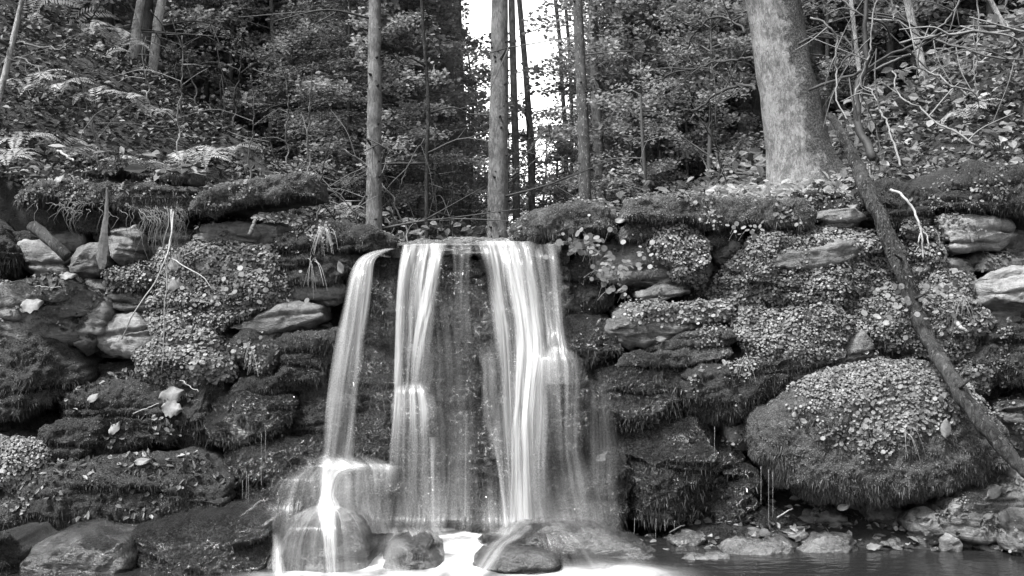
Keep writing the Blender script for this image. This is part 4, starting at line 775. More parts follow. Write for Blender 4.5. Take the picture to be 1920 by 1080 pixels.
# rubble
rs = np.random.default_rng(33); proto = []
def pebble_mesh(seed, mat):
    r_ = np.random.default_rng(seed); import itertools
    n, m = 12, 16; th = np.linspace(.0, pi, n); ph = np.arange(m)*2*pi/m; T_, P_ = np.meshgrid(th, ph, indexing='ij')
    V = np.stack([np.sin(T_)*np.cos(P_), np.sin(T_)*np.sin(P_)*.8, np.cos(T_)*.5], -1).reshape(-1, 3)
    for _ in range(9):
        nn = unit(r_.normal(size=3)); h = V@nn; V = V-nn*(np.clip(h-.42*r_.uniform(.8, 1.4), 0, None)*.85)[:, None]
    V = V*(1+.14*fbm(V*2+seed, 3, seed))[:, None]
    i = np.arange(n-1)[:, None]*m; j = np.arange(m)[None]; Q = np.stack([i+j, i+m+j, i+m+(j+1) % m, i+(j+1) % m], -1).reshape(-1, 4)
    return mesh('pebble', V+np.array([0, 0, .4]), [Q], M[mat])
PB = [pebble_mesh(i, ('wetrock', 'bare', 'wetrock', 'bare', 'mixed')[i % 5]) for i in range(10)]
NP = {}; PBL = []
for i in range(150):
    px = rs.uniform(1190, 1890) if i < 120 else rs.uniform(1400, 1720); d = rs.uniform(4.66, 5.1) if i % 3 else rs.uniform(4.66, 4.85); X = (px-960)*d/F; z = float(Bed(np.array([[X]]), np.array([[d]]))[0, 0])
    s_ = rs.uniform(.012, .045)*(1.3 if i % 7 == 0 else 1)
    o = link('pebble', PB[i % 10], None, (X, d, max(z, -.01)-s_*.12)); o.scale = (s_*rs.uniform(.9, 1.6), s_, s_*rs.uniform(.5, 1.)); o.rotation_euler = (rs.uniform(-.3, .3), rs.uniform(-.3, .3), rs.uniform(0, 6.3))
    PBL.append((px, i % 2, o)); tag(o, ('wet dark' if i % 2 == 0 else 'dull grey')+' broken stone in the rubble '+('below the glistening block' if px < 1340 else 'below the drips' if px < 1480 else 'under the left half of the great boulder' if px < 1620 else 'under the right half of the great boulder' if px < 1720 else 'in front of the corner boulder'), 'pebble', 'loose rubble at the foot of the wall')
for px, t_, o in sorted(PBL, key=lambda q: q[0]):
    NP[t_] = NP.get(t_, 0)+1; o['label'] = '%s broken rubble stone by the pool, %s of the %s ones from the left' % (('wet dark', 'dull grey')[t_], nth(NP[t_]), ('dark', 'grey')[t_])
k = 340; px = rs.uniform(1190, 1890, k); d = rs.uniform(4.68, 5.1, k); X = (px-960)*d/F; z = Bed(X[None], d[None])[0]+.03*rs.random(k)
Vl, Ql = leaves(np.stack([X, d, z+.012], -1), rs.normal(size=(k, 3))*[1, 1, .2], unit(rs.normal(size=(k, 3))*.5+[0, -.5, 1]), rs.uniform(.02, .05, k), rs.uniform(.015, .03, k), .2)
tag(link('leaf_litter', mesh('leaf_litter', Vl, [Ql], M['litter'], {'v': rep(rs.random(k), 6)}, False)), 'wet leaves and bark scraps among the rubble by the pool', 'leaf litter', kind='stuff')

# plants hanging on the wall
def round_plant(label, pts, seed, r0=.015, name='round_leaved_plant', nst=1):
    r_ = np.random.default_rng(seed); c = P(*pts[0][:3]); t = thing(name, label, 'plant', c, 'round leaved plants on the wall'); A = Acc(); S_ = Acc()
    for (x, y, d, sx, sy, n) in pts:
        X = r_.normal(x, sx, n); Y = r_.normal(y, sy, n); dd = d-r_.uniform(0, .09, n); C = np.stack([P(a, b, e) for a, b, e in zip(X, Y, dd)])-c
        N = unit(r_.normal(size=(n, 3))*.4+[0, -.75, .55]); V, Fq = rounds(C, N, r0*r_.uniform(.5, 1.1, n), 10); A.add(V, Q=None, T=None, v=rep(r_.uniform(.1, .65, n), 10)); A.Q.append(Fq+A.n-len(V))
        for q in C[::2]:
            b = q+np.array([r_.normal(0, .02), .06, -.02-.03*r_.random()]); V, Q, T = tube(smooth_path([b, (b+q)/2+[0, -.01, .01], q+[0, .002, 0]], 6), .0011, 4, cap=False); S_.add(V, Q, T, .5)
    link('leaves', A.build('leaves', M['cover'], False), t); link('stems', S_.build('stems', M['twig_pale']), t)
round_plant('large round leaved plant hanging from the mossy capstone right of the falls', [(1105,460,4.84,30,18,46),(1140,500,4.82,26,26,34),(1150,535,4.84,22,18,16)], 1)
round_plant('sprig of round leaves on the smooth bare slab', [(1205,492,4.86,14,24,12),(1208,470,4.86,8,8,5)], 2, .012)
round_plant('round leaves under the right end of the long capstone', [(1420,426,4.9,22,10,14),(1380,428,4.9,8,8,4)], 3, .012)
round_plant('round leaves hanging over the stones right of the dangling twigs', [(440,540,4.78,60,22,60)], 4, .012)
round_plant('large dim round leaves behind the middle of the leaning pole', [(1690,570,4.8,40,26,44)], 5, .015)
round_plant('large round leaves right of the middle of the leaning pole', [(1760,545,4.78,22,26,30)], 6, .015)
def broad_plant(label, px, py, d, n, L, seed, spread=30, mat='pale_leaf', name='broad_leaved_plant'):
    r_ = np.random.default_rng(seed); c = P(px, py, d); t = thing(name, label, 'plant', c, 'broad leaved plants on the banks'); A = Acc(); S_ = Acc()
    for i in range(n):
        q = P(px+r_.normal(0, spread), py-r_.uniform(0, spread*.7), d-r_.uniform(0, .1))-c; b = np.array([q[0]*.3, .03, -.04]); 
        a = unit(q*[1, .6, .3]+np.array([0, -.05, -.02])+r_.normal(size=3)*.02)
        V, Q = leaves(q[None]+a*L*.4, a[None], unit(np.array([[0, -.35, .8]])+r_.normal(size=(1, 3))*.3), L*r_.uniform(.7, 1.2), L*r_.uniform(.4, .55), .15); A.add(V, Q, v=r_.random())
        V, Q, T = tube(smooth_path([b, (b+q)/2+[0, 0, .02], q], 6), .0014, 4, cap=False); S_.add(V, Q, T, .5)
    link('leaves', A.build('leaves', M[mat], False), t); link('stems', S_.build('stems', M['twig_grey']), t)
broad_plant('pale broad leaved plant between the thin top slab and the square ended capstone', 325, 328, 4.86, 12, .10, 1, 20, 'litter')
broad_plant('small pale broad leaved plant just left of the square ended capstone', 378, 322, 4.95, 10, .075, 2, 20, 'litter')
broad_plant('white leaves on the top of the left bank edge', 215, 292, 5.1, 14, .07, 3, 34, 'litter')

# ------------------------------------------------------------ trees
def gz(x, d): return float(Gz(np.array([[x]]), np.array([[d]]))[0, 0])
def near(px):
    for a, b, s_ in ((-400, 200, 'far left'), (200, 330, 'by the pale pair'), (330, 480, 'right of the pale pair'), (480, 600, 'over the square capstone'), (600, 690, 'left of the grey trunk'), (690, 800, 'right of the grey trunk'),
                     (800, 905, 'left of the knotty trunk'), (905, 1060, 'in the bright gap'), (1060, 1150, 'by the flecked trunk'), (1150, 1290, 'over the long capstone'), (1290, 1400, 'left of the big beech'),
                     (1400, 1560, 'behind the big beech'), (1560, 1700, 'right of the big beech'), (1700, 1820, 'on the right bank'), (1820, 2400, 'far right')):
        if a <= px < b: return s_
class _O:
    def __getitem__(s, i): return 'nearest' if i == 0 else nth(i+1)+' nearest'
ORD = _O()
def trunk_tree(label, pts, d, w0, w1, mat, bend=.0, k=18, knots=0, limbs=0, seed=0, flare=0., group=None, name='tree', bmp=.05, up=7., extra=()):
    """pts: photo points from foot to the top of the frame; w0, w1 widths there in photo pixels"""
    r_ = np.random.default_rng(seed+900); P0 = [P(x, y, d) for x, y in pts]; zf = gz(P0[0][0], d)
    b = P0[0].copy(); dz = b[2]-zf
    dirn = unit(P0[0]-P0[1])
    foot = b+dirn*max(.05, dz+.15) if dz > -.1 else b+dirn*.05
    top = P0[-1]+unit(P0[-1]-P0[-2])*up
    path = smooth_path([foot]+P0+[P0[-1]+(top-P0[-1])*.4, top], 90); path = path+np.stack([vnoise(np.stack([path[:, 2]*.9+seed, 0*path[:, 2], 0*path[:, 2]], -1), 3)*bend, 0*path[:, 2], 0*path[:, 2]], -1)
    z = path[:, 2]; z1 = P0[-1][2]; r0 = w0*d/F/2; r1 = w1*d/F/2
    r = r0+(r1-r0)*np.clip((z-P0[0][2])/(z1-P0[0][2]), -.2, None); r = np.maximum(r, .25*r1)+flare*np.exp(-(z-P0[0][2])/.22)*(z > P0[0][2]-.6)
    r = np.minimum(r, r0*2.2)
    org = path[0].copy(); t = thing(name, label, 'tree', org, group)
    V, Q, T = tube(path-org, r, k, bmp, seed); link('trunk', mesh('trunk', V, [Q, T], M[mat]), t)
    if knots:
        A = Acc()
        for i in range(knots):
            j = int(r_.integers(4, 70)); a = r_.uniform(pi, 2*pi); dv = np.array([cos(a), sin(a), .25]); p0 = path[j]-org+dv*r[j]*.9; V, Q, T = tube(np.linspace(p0, p0+dv*r_.uniform(.012, .035), 3), [.011, .008, .004], 6); A.add(V, Q, T, .2)
        link('knots', A.build('knots', M['bark_dark']), t)
    if limbs:
        A = Acc()
        for i in range(limbs):
            j = int(r_.integers(6, 78)); a = r_.uniform(0, 2*pi); L = r_.uniform(.25, 1.1); dv = np.array([cos(a), sin(a), r_.uniform(-.25, .35)]); p0 = path[j]-org
            p = smooth_path([p0, p0+dv*L*.5+[0, 0, .03], p0+dv*L+[r_.normal(0, .1), 0, r_.normal(-.08, .1)]], 9); V, Q, T = tube(p, np.linspace(.010, .003, 9), 5); A.add(V, Q, T, r_.random())
            for _ in range(2):
                q0 = p[int(r_.integers(3, 7))]; V, Q, T = tube(np.linspace(q0, q0+(dv+r_.normal(size=3)*.6)*L*.35, 5), np.linspace(.005, .002, 5), 4); A.add(V, Q, T, r_.random())
        link('branches', A.build('branches', M['twig_dark']), t)
    for (nm, me) in extra: link(nm, me, t)
    return t
TT = trunk_tree
TT('straight knotty spruce trunk standing right behind the lip of the falls', [(933,450),(934,300),(936,150),(937,0)], 8.2, 40, 31, 'bark_mid', .0, 24, 46, 5, 1)
TT('straight grey trunk behind the round ended mossy stone left of the falls', [(700,432),(702,300),(704,150),(705,0)], 7.6, 31, 23, 'bark_mid', .01, 22, 24, 7, 2)
TT('thick leaning beech trunk with a bright left side and a mossy right side', [(1506,318),(1490,240),(1468,120),(1449,0)], 7.0, 106, 98, 'bark_big', .0, 48, 0, 0, 3, .05, up=5)
TT('dark straight trunk with pale flecks right of the bright gap', [(1097,382),(1094,250),(1088,120),(1083,0)], 11, 24, 18, 'bark_fleck', .0, 16, 8, 3, 4)
TT('paler trunk close behind the dark flecked trunk', [(1125,388),(1122,280),(1116,150),(1110,0)], 13.5, 22, 17, 'bark_mid', .01, 16, 10, 6, 5)
TT('pale slanting trunk, right one of the pair on the left bank', [(284,146),(291,80),(297,30),(303,0)], 9.6, 18, 16, 'bark_light', .01, 16, 0, 2, 6)
TT('pale crooked trunk, left one of the pair on the left bank', [(240,140),(250,95),(257,40),(264,0)], 9.4, 19, 15, 'bark_light', .02, 16, 0, 2, 7)
TT('smooth grey sapling at the left edge of the photo', [(-4,190),(14,120),(26,66),(42,0)], 6.2, 12, 9, 'bark_light', .01, 12, 0, 4, 8)
TT('crooked black trunk high in the forest left of the middle', [(488,182),(493,120),(490,60),(498,0)], 14, 15, 16, 'bark_dark', .06, 12, 0, 8, 9)
TT('slim dark trunk above the right end of the square ended capstone', [(583,312),(583,200),(582,100),(583,0)], 13, 11, 9, 'bark_dark', .02, 12, 0, 10, 10)
TT('broad dim trunk between the left trunk and the middle trunk', [(832,420),(832,280),(836,150),(836,0)], 15, 30, 24, 'bark_mid', .02, 14, 8, 8, 11)
TT('dim trunk on the left edge of the bright gap', [(868,400),(866,280),(862,150),(858,0)], 18, 22, 16, 'bark_mid', .02, 12, 0, 10, 12)
TT('thin dark sapling stem between the left trunk and the middle trunk', [(797,452),(796,300),(800,180),(793,0)], 8.6, 8, 6, 'bark_dark', .02, 10, 0, 9, 13)
TT('slim trunk close to the right of the knotty middle trunk', [(970,410),(968,280),(964,150),(960,0)], 15, 15, 12, 'bark_mid', .02, 12, 0, 7, 14)
TT('slim leaning trunk in the middle of the bright gap', [(999,392),(994,250),(986,130),(974,0)], 16, 13, 10, 'bark_mid', .02, 12, 0, 7, 15)
TT('slender trunk at the right edge of the bright gap', [(1063,384),(1061,250),(1050,120),(1040,0)], 20, 9, 7, 'bark_dark', .05, 10, 0, 12, 16)
TT('thin stem among the twigs at the right edge of the bright gap', [(1075,384),(1070,250),(1068,120),(1062,0)], 22, 7, 6, 'bark_dark', .05, 10, 0, 12, 17)
TT('slim trunk left of the big beech trunk', [(1392,334),(1390,200),(1387,100),(1384,0)], 18, 14, 11, 'bark_mid', .02, 12, 0, 6, 18)
TT('dark trunk close behind the left side of the big beech trunk', [(1434,336),(1426,240),(1420,150),(1412,0)], 12, 30, 24, 'bark_dark', .02, 14, 0, 3, 19)
TT('speckled sapling right of the big beech trunk', [(1606,262),(1612,160),(1605,80),(1597,0)], 7.6, 9, 8, 'bark_light', .02, 12, 0, 4, 20)
TT('pale speckled trunk leaning left on the right bank', [(1746,206),(1734,140),(1720,70),(1704,0)], 9.2, 17, 14, 'bark_light', .02, 14, 0, 3, 21)
TT('pale thin trunk in the top right corner of the photo', [(1935,130),(1890,60),(1868,30),(1852,0)], 8.4, 11, 9, 'bark_light', .02, 12, 0, 3, 22)
TT('dark slim trunk right of the pair of pale trunks', [(382,182),(386,120),(390,60),(392,0)], 12, 11, 10, 'bark_dark', .03, 10, 0, 5, 23)
TT('dark trunk behind the pair of pale slanting trunks', [(268,100),(272,60),(276,0)], 11, 26, 22, 'bark_dark', .02, 12, 0, 3, 24)
TT('distant pale stem right of the top of the left tree trunk', [(742,140),(741,60),(740,0)], 20, 6, 5, 'bark_light', .02, 8, 0, 2, 25)
TT('thin grey stem right of the slim dark trunk over the capstone', [(569,270),(572,150),(566,0)], 12, 6, 5, 'bark_mid', .03, 8, 0, 5, 26)
# deep forest trunks
rs = np.random.default_rng(77); deep = []
while len(deep) < 70:
    px = rs.uniform(-250, 2150); d = rs.uniform(11.5, 36)
    if 872 < px < 1058 and rs.random() < .88: continue
    if all(abs(px-q[0]) > 14 for q in deep): deep.append((px, d))
deep.sort(key=lambda q: q[1]); cnt = {}
for i, (px, d) in enumerate(deep):
    X = (px-960)*d/F; z = gz(X, d); py = 540-(z-CZ)*F/d; 
    if py < 40: py = 40
    nm = near(px); c = cnt.get(nm, 0); cnt[nm] = c+1; ln = rs.normal(0, 10); tone = ('grey', 'pale', 'dark', 'grey', 'pale')[i % 5]
    TT('%s slim trunk deep in forest %s, %s there' % (tone, nm, ORD[c]), [(px, py), (px+ln*.5, py*.5), (px+ln, 0)], d, rs.uniform(.10, .26)*F/d, rs.uniform(.09, .2)*F/d, {'dark': 'bark_dark', 'grey': 'bark_mid', 'pale': 'bark_light'}[tone], .05, 8, 0, 6, 100+i, group='slim trunks deep in the forest', bmp=.03)

# ---- leafy trees and young spruces
def beech(seed, H=5.5, nb=36, spread=1.7, leaf=.053, dens=1.6, z0=.35):
    r_ = np.random.default_rng(seed); A = Acc(); C = []; AX = []; NN = []
    zt = np.linspace(0, H, 14); tr = np.stack([.12*vnoise(np.stack([zt*.6+seed, 0*zt, 0*zt], -1)), .12*vnoise(np.stack([zt*.6, 0*zt+seed, 0*zt], -1), 3), zt], -1); tr[0, :2] = 0; V, Q, T = tube(tr, np.linspace(.035, .008, 14), 7); A.add(V, Q, T, .4)
    for i in range(nb):
        h = z0+(H-z0)*(i+r_.random())/nb; a = i*2.4+r_.normal(0, .4); L = spread*(1-.6*(h/H)**1.5)*r_.uniform(.6, 1.15); b = np.array([np.interp(h, zt, tr[:, 0]), np.interp(h, zt, tr[:, 1]), h]); dv = np.array([cos(a), sin(a), r_.uniform(-.05, .8)])
        p = smooth_path([b, b+dv*L*.5, b+dv*L*[1, 1, .65]+[0, 0, -.08*L]], 12); V, Q, T = tube(p, np.linspace(.011, .003, 12), 4, cap=False); A.add(V, Q, T, .4)
        for j in range(2, 12):
            for sgn in (-1, 1):
                if r_.random() < .18: continue
                tl = L*.34*(1-.5*j/12)*r_.uniform(.6, 1.3); s_ = unit(np.array([-dv[1], dv[0], 0])*sgn*.8+dv*[1, 1, .3]*.7+r_.normal(size=3)*.15); q = p[j]+s_*tl
                n = max(2, int(tl/leaf*2.6*dens)); tt = np.linspace(.12, 1.05, n)[:, None]; base = p[j]+s_*tl*tt+np.array([0, 0, -.06])*tt**2*tl*2
                al = np.where(np.arange(n) % 2, 1, -1)[:, None]; side = unit(np.cross(s_, [0, 0, 1.]))
                ax = s_*.6+side*al*.8+r_.normal(size=(n, 3))*.25; C.append(base+ax*leaf*.5+r_.normal(size=(n, 3))*[.01, .01, .04]); AX.append(ax); NN.append(np.array([0, -.1, 1.])+r_.normal(size=(n, 3))*1.1)
                if r_.random() < .4: V, Q, T = tube(np.stack([p[j], q]), [.003, .0015], 3, cap=False); A.add(V, Q, T, .5)
    C = np.concatenate(C); AX = np.concatenate(AX); NN = unit(np.concatenate(NN)); k = len(C); L_ = leaf*r_.uniform(.7, 1.3, k)
    V, Q = leaves(C, AX, NN, L_, L_*.7, .1); return A, V, Q, rep(np.clip(r_.normal(.45, .25, k)+.25*vnoise(C/.4, seed), 0, 1), 6)
def spruce(seed, H=6.5, nw=24):
    r_ = np.random.default_rng(seed); A = Acc(); C = []; AX = []; V, Q, T = tube([[0, 0, 0], [0, 0, H*.5], [0, 0, H]], [.06, .04, .01], 8); A.add(V, Q, T, .2)
    for i in range(nw):
        h = .25+(H-.3)*i/nw; 
        for a in np.arange(6)*pi/3+r_.random()*2:
            a += r_.normal(0, .15); L = 1.5*(1-h/H)**.8*r_.uniform(.7, 1.1)+.15; dv = np.array([cos(a), sin(a), 0]); p = smooth_path([[0, 0, h], dv*L*.5+[0, 0, h-.02*L], dv*L+[0, 0, h-.22*L+.05]], 10); V, Q, T = tube(p, np.linspace(.01, .003, 10), 3, cap=False); A.add(V, Q, T, .2)
            sd = np.array([-dv[1], dv[0], 0])
            for j in range(1, 10):
                for sg in (-1, 1):
                    tl = L*.32*(1-.6*j/10)+.05; s_ = unit(dv*.8+sd*sg*.75+[0, 0, -.2]+r_.normal(size=3)*.1); n = max(2, int(tl/.035)); tt = np.linspace(.1, 1, n)[:, None]; b = p[j]+s_*tl*tt
                    for q in (-1, 1): C.append(b); AX.append(s_*.8+unit(np.cross(s_, [0, 0, 1.]))*q*.6+r_.normal(size=(n, 3))*.3)
    C = np.concatenate(C); AX = unit(np.concatenate(AX)); k = len(C); V, Q = leaves(C+AX*.02, AX, unit(np.array([0, 0, 1.])+r_.normal(size=(k, 3))*.5), .055*r_.uniform(.7, 1.3, k), .013, .1); return A, V, Q, rep(r_.random(k), 6)
VAR = []
for sd, kw, mt in ((1, dict(), 'beech'), (2, dict(H=6.5, nb=46, spread=1.9), 'beech_light'), (3, dict(H=4.5, nb=30, spread=1.5), 'beech'), (4, dict(H=7, nb=44, spread=2.2), 'beech'), (5, dict(H=2.4, nb=18, spread=1.0, leaf=.045, z0=.2), 'beech_light'), (6, dict(H=2., nb=12, spread=.8, leaf=.045, dens=.6, z0=.5), 'beech_light')):
    A, V, Q, v = beech(sd, **kw); VAR.append(('beech', A.build('branches', M['twig_grey']), mesh('crown', V, [Q], M[mt], {'v': v}, False)))
for sd in (7, 8):
    A, V, Q, v = spruce(sd); VAR.append(('spruce', A.build('branches', M['twig_dark']), mesh('crown', V, [Q], M['spruce'], {'v': v}, False)))
def plant_tree(label, px, d, var, sc, rot, group, name, z=None):
    X = (px-960)*d/F; t = thing(name, label, 'tree', (X, d, gz(X, d)-.05 if z is None else z), group); t.rotation_euler = (0, 0, rot); t.scale = (sc,)*3
    link('branches', VAR[var][1], t); link('crown', VAR[var][2], t)
rs = np.random.default_rng(5); TR = []
# placed by hand: what one can pick out
for px, d, v, sc in ((655,9.6,6,.42),(620,10.5,6,.55),(700,11.5,7,.6),(720,9.5,4,.8),(760,10.5,0,.62),(800,11.5,0,.8),(770,13,2,1.),(850,12.5,5,1.),(660,12,2,1.),(560,11.5,4,1.),(500,11.5,0,.8),(440,12,2,.9),(400,14,0,1.),(340,13,1,.8),(180,11,4,1.),(90,9,4,.8),(610,15,1,.9),(540,16,3,.9),
    (1180,13,5,.9),(1200,15,2,1.),(1240,14,0,.8),(1290,13,1,.6),(1330,14.5,3,.75),(1250,18,3,1.),(1370,17,0,1.),(1180,19,6,1.),(1300,19,7,1.2),(1340,11.5,4,.9),(1215,11,5,.9),(1560,12,0,.8),(1600,14,1,.8),(1680,13,0,.8),(1790,12.5,2,.8),(1880,11.5,4,1.2),(1650,17,3,.9),(1500,16,1,1.),(1140,17,7,1.1),
    (1015,26,5,1.5),(1046,30,5,2.3),(912,33,5,2.),(884,22,4,1.5),(862,19,4,1.6),(890,27,4,1.8),(985,17,4,1.),(1035,19,5,1.2),(960,23,5,1.4),(872,14,4,.6)): TR.append((px, d, v, sc))
while len(TR) < 190:
    px = rs.uniform(-300, 2200); d = 12+32*rs.random()**1.3
    TR.append((px, d, int(rs.choice([0, 1, 2, 3, 1, 1, 1, 1, 1, 1])), rs.uniform(.8, 1.35)))
SPR = (1.7, 1.9, 1.5, 2.2, 1., .8, 1.6, 1.6); TR2 = []
for px, d, v, sc in TR:                      # keep the view down the valley open
    m_ = 104+.74*SPR[v]*sc*F/d
    if abs(px-966) < m_ and not (v in (4, 5) and (sc < 1. or d >= 17)): px = 966+m_*(1 if px > 966 else -1)
    TR2.append((px, d, v, sc))
TR = TR2; TR.sort(key=lambda q: q[1]); cnt = {}
for px, d, v, sc in TR:
    kd = 'dark young spruce' if v > 5 else ('small light leafy sapling' if v in (4, 5) else ('pale leafy beech' if v == 1 else 'leafy beech')); nm = near(px); c = cnt.get((kd, nm), 0); cnt[(kd, nm)] = c+1
    gname = {'dark young spruce': ('young_spruce', 'young spruces in the forest'), 'small light leafy sapling': ('sapling', 'leafy saplings in the forest')}.get(kd, ('beech_tree', 'leafy beeches in the forest'))
    plant_tree('%s %s, %s of its kind' % (kd, nm, ORD[c]), px, d, v, sc, rs.uniform(0, 6.3), gname[1], gname[0])
# far off wood closing the valley
k = 90000; px = rs.uniform(-500, 2400, k); d = rs.uniform(24, 60, k); X = (px-960)*d/F; gap = (px > 868)&(px < 1062); z = Gz(X[None], d[None])[0]; hh = rs.uniform(0, 1, k)**1.2*np.where(gap, 1.6, 7.)
keep = fbm(np.stack([X/1.6, d/2.5, (z+hh)/1.1], -1), 3, 8) > -.1; C = np.stack([X, d, z+hh], -1)[keep]; k = len(C)
V, Q = leaves(C, rs.normal(size=(k, 3))*[1, 1, .3], unit(rs.normal(size=(k, 3))*.5+[0, -.3, 1]), rs.uniform(.10, .22, k), rs.uniform(.07, .14, k), .15)
tag(link('far_forest', mesh('far_forest', V, [Q], M['beech_light'], {'v': rep(np.clip(rs.normal(.45, .25, k), 0, 1), 6)}, False)), 'far off leafy forest closing the valley', 'forest', kind='stuff')

# ------------------------------------------------------------ undergrowth on the banks
def cover(label, n, fx, size, mat, seed, cat, name, lift=.05, flat=.45, clump=.5):
    r_ = np.random.default_rng(seed); px, d = fx(r_, n); X = (px-960)*d/F; z = Gz(X[None], d[None])[0]
    if clump: kp = fbm(np.stack([X*2.2, d*2.2, 0*X], -1), 3, seed) > r_.uniform(-1, clump, n); X, d, z = X[kp], d[kp], z[kp]
    k = len(X); C = np.stack([X, d, z+.01+r_.random(k)**2*lift], -1); s_ = size*r_.uniform(.6, 1.4, k)*np.clip(d/6.5, 1, 3)
    V, Q = leaves(C, r_.normal(size=(k, 3))*[1, 1, .35], unit(r_.normal(size=(k, 3))*flat+[0, -.25, 1]), s_, s_*.6, .2)
    tag(link(name, mesh(name, V, [Q], M[mat], {'v': rep(np.clip(r_.normal(.5, .28, k)+.2*vnoise(C/.3, seed), 0, 1), 6)}, False)), label, cat, kind='stuff')
cover('bright dead leaf litter lying on the right bank', 34000, lambda r, n: (r.uniform(1150, 2150, n), 5.3+r.random(n)**1.5*6.5), .043, 'litter', 1, 'leaf litter', 'leaf_litter', .06, .8, .6)
cover('dead leaves on the edge of the left bank', 9000, lambda r, n: (r.uniform(-200, 560, n), 5.25+r.random(n)**1.3*1.1), .04, 'litter', 2, 'leaf litter', 'leaf_litter', .05, .5, .9)
cover('dark dead leaves and low plants on the steep left bank', 34000, lambda r, n: (r.uniform(-300, 760, n), 6.+r.random(n)*7), .036, 'litter_dark', 3, 'ground cover', 'ground_cover', .10, .6, .3)
cover('low green plants on the forest floor behind the falls', 42000, lambda r, n: (lambda x: (x, np.where(x < 700, 12, 8)+r.random(n)*18))(r.uniform(-300, 2200, n)), .06, 'beech', 4, 'ground cover', 'ground_cover', .35, .5, .3)
cover('low plants on the foot of the big beech and the bank beside it', 5000, lambda r, n: (r.uniform(1330, 1640, n), 5.3+r.random(n)*1.8), .055, 'beech_light', 5, 'ground cover', 'ground_cover', .12, .4, .5)

def fern_mesh(seed, nf=8, L=.5):
    r_ = np.random.default_rng(seed); A = Acc()
    for f in range(nf):
        a = f*2*pi/nf+r_.normal(0, .25); l = L*r_.uniform(.7, 1.15); dv = np.array([cos(a), sin(a), 0]); p = smooth_path([[0, 0, 0], dv*l*.35+[0, 0, l*.42], dv*l*.75+[0, 0, l*.42], dv*l*1.05+[0, 0, l*.2]], 24); V, Q, T = tube(p, np.linspace(.0022, .0008, 24), 3, cap=False); A.add(V, Q, v=.4)
        t_ = unit(np.gradient(p, axis=0)); sd = unit(np.cross(t_, [0, 0, 1.])); n_ = np.cross(sd, t_); s = np.linspace(0, 1, 24); pl = l*.2*np.sin(pi*np.clip(s*.95+.08, 0, 1))**.8
        for sg in (-1, 1):
            ax = sd*sg+t_*.35-n_*.15+r_.normal(size=(24, 3))*.06; V, Q = leaves((p+ax*pl[:, None]*.5)[3:], ax[3:], n_[3:], pl[3:], l*.036, .05); A.add(V, Q, v=np.clip(.55+r_.normal(0, .15), 0, 1))
    return A.build('fronds', M['fern'], False)
FM = [fern_mesh(i, 6+i % 3, .5) for i in range(4)]
FE = [(165,66,9.2,.9,'brightest fern, high on the left bank left of the pale trunks'),(205,92,9,.7,'fern just below the brightest fern'),(120,30,9.3,.8,'fern near the top left corner'),(60,50,8,.7,'fern by the smooth grey sapling'),(190,140,8.2,.6,'fern below the left pale trunk'),(60,160,6.9,.5,'fern half way down the left bank near the left edge'),(110,170,7.,.5,'fern in the middle of the left bank slope'),
 (180,165,7.2,.5,'fern right of the middle of the left bank slope'),(40,200,6.2,.5,'fern low at the left edge of the photo'),(110,250,6.2,.45,'fern above the left end of the ledge slab'),(250,250,6.1,.5,'fern over the thin top slab'),(290,268,5.9,.5,'bright fern between the thin top slab and the capstone'),(310,240,6.3,.5,'fern behind the bright fern over the capstone'),(340,225,6.8,.5,'fern at the foot of the left bank slope'),
 (380,240,7,.5,'fern above the left part of the square ended capstone'),(430,255,7.4,.5,'fern above the middle of the square ended capstone'),(500,270,7.6,.5,'fern above the right part of the square ended capstone'),(640,330,7.8,.45,'fern left of the left tree trunk'),(270,200,7.4,.5,'fern in the shade below the pair of pale trunks'),(1390,340,5.9,.35,'fern in front of the left side of the big beech'),
 (1430,342,5.7,.3,'fern right at the foot of the big beech'),(1820,270,7,.4,'fern on the right bank'),(20,285,5.7,.35,'fern on the leaf litter at the left edge')]
rs = np.random.default_rng(9)
for i, (px, py, d, sc, lab) in enumerate(FE):
    X = (px-960)*d/F; z = gz(X, d); o = link('fern', FM[i % 4], None, (X, d, z)); o.rotation_euler = (.35, 0, rs.uniform(0, 6)); o.scale = (sc*1.05,)*3; tag(o, lab, 'fern', 'ferns on the banks')
broad_plant('broad leaved plant in the middle of the right bank litter', 1800, 262, 6.3, 12, .11, 12, 40, 'litter')
broad_plant('broad leaved plant at the right edge above the dark mossy rock', 1890, 268, 5.9, 14, .10, 13, 34, 'litter')
broad_plant('broad leaved plant left of the dark mossy rock at the top right', 1710, 292, 5.7, 12, .085, 14, 34, 'litter')
broad_plant('broad leaves round the top of the leaning pole', 1640, 312, 5.5, 10, .07, 15, 34, 'litter')

cover('large broad leaves and dead leaves on the upper right bank', 5200, lambda r, n: (r.uniform(1560, 2100, n), 5.4+r.random(n)**1.2*4), .055, 'litter', 21, 'leaf litter', 'leaf_litter', .10, .8, .3)
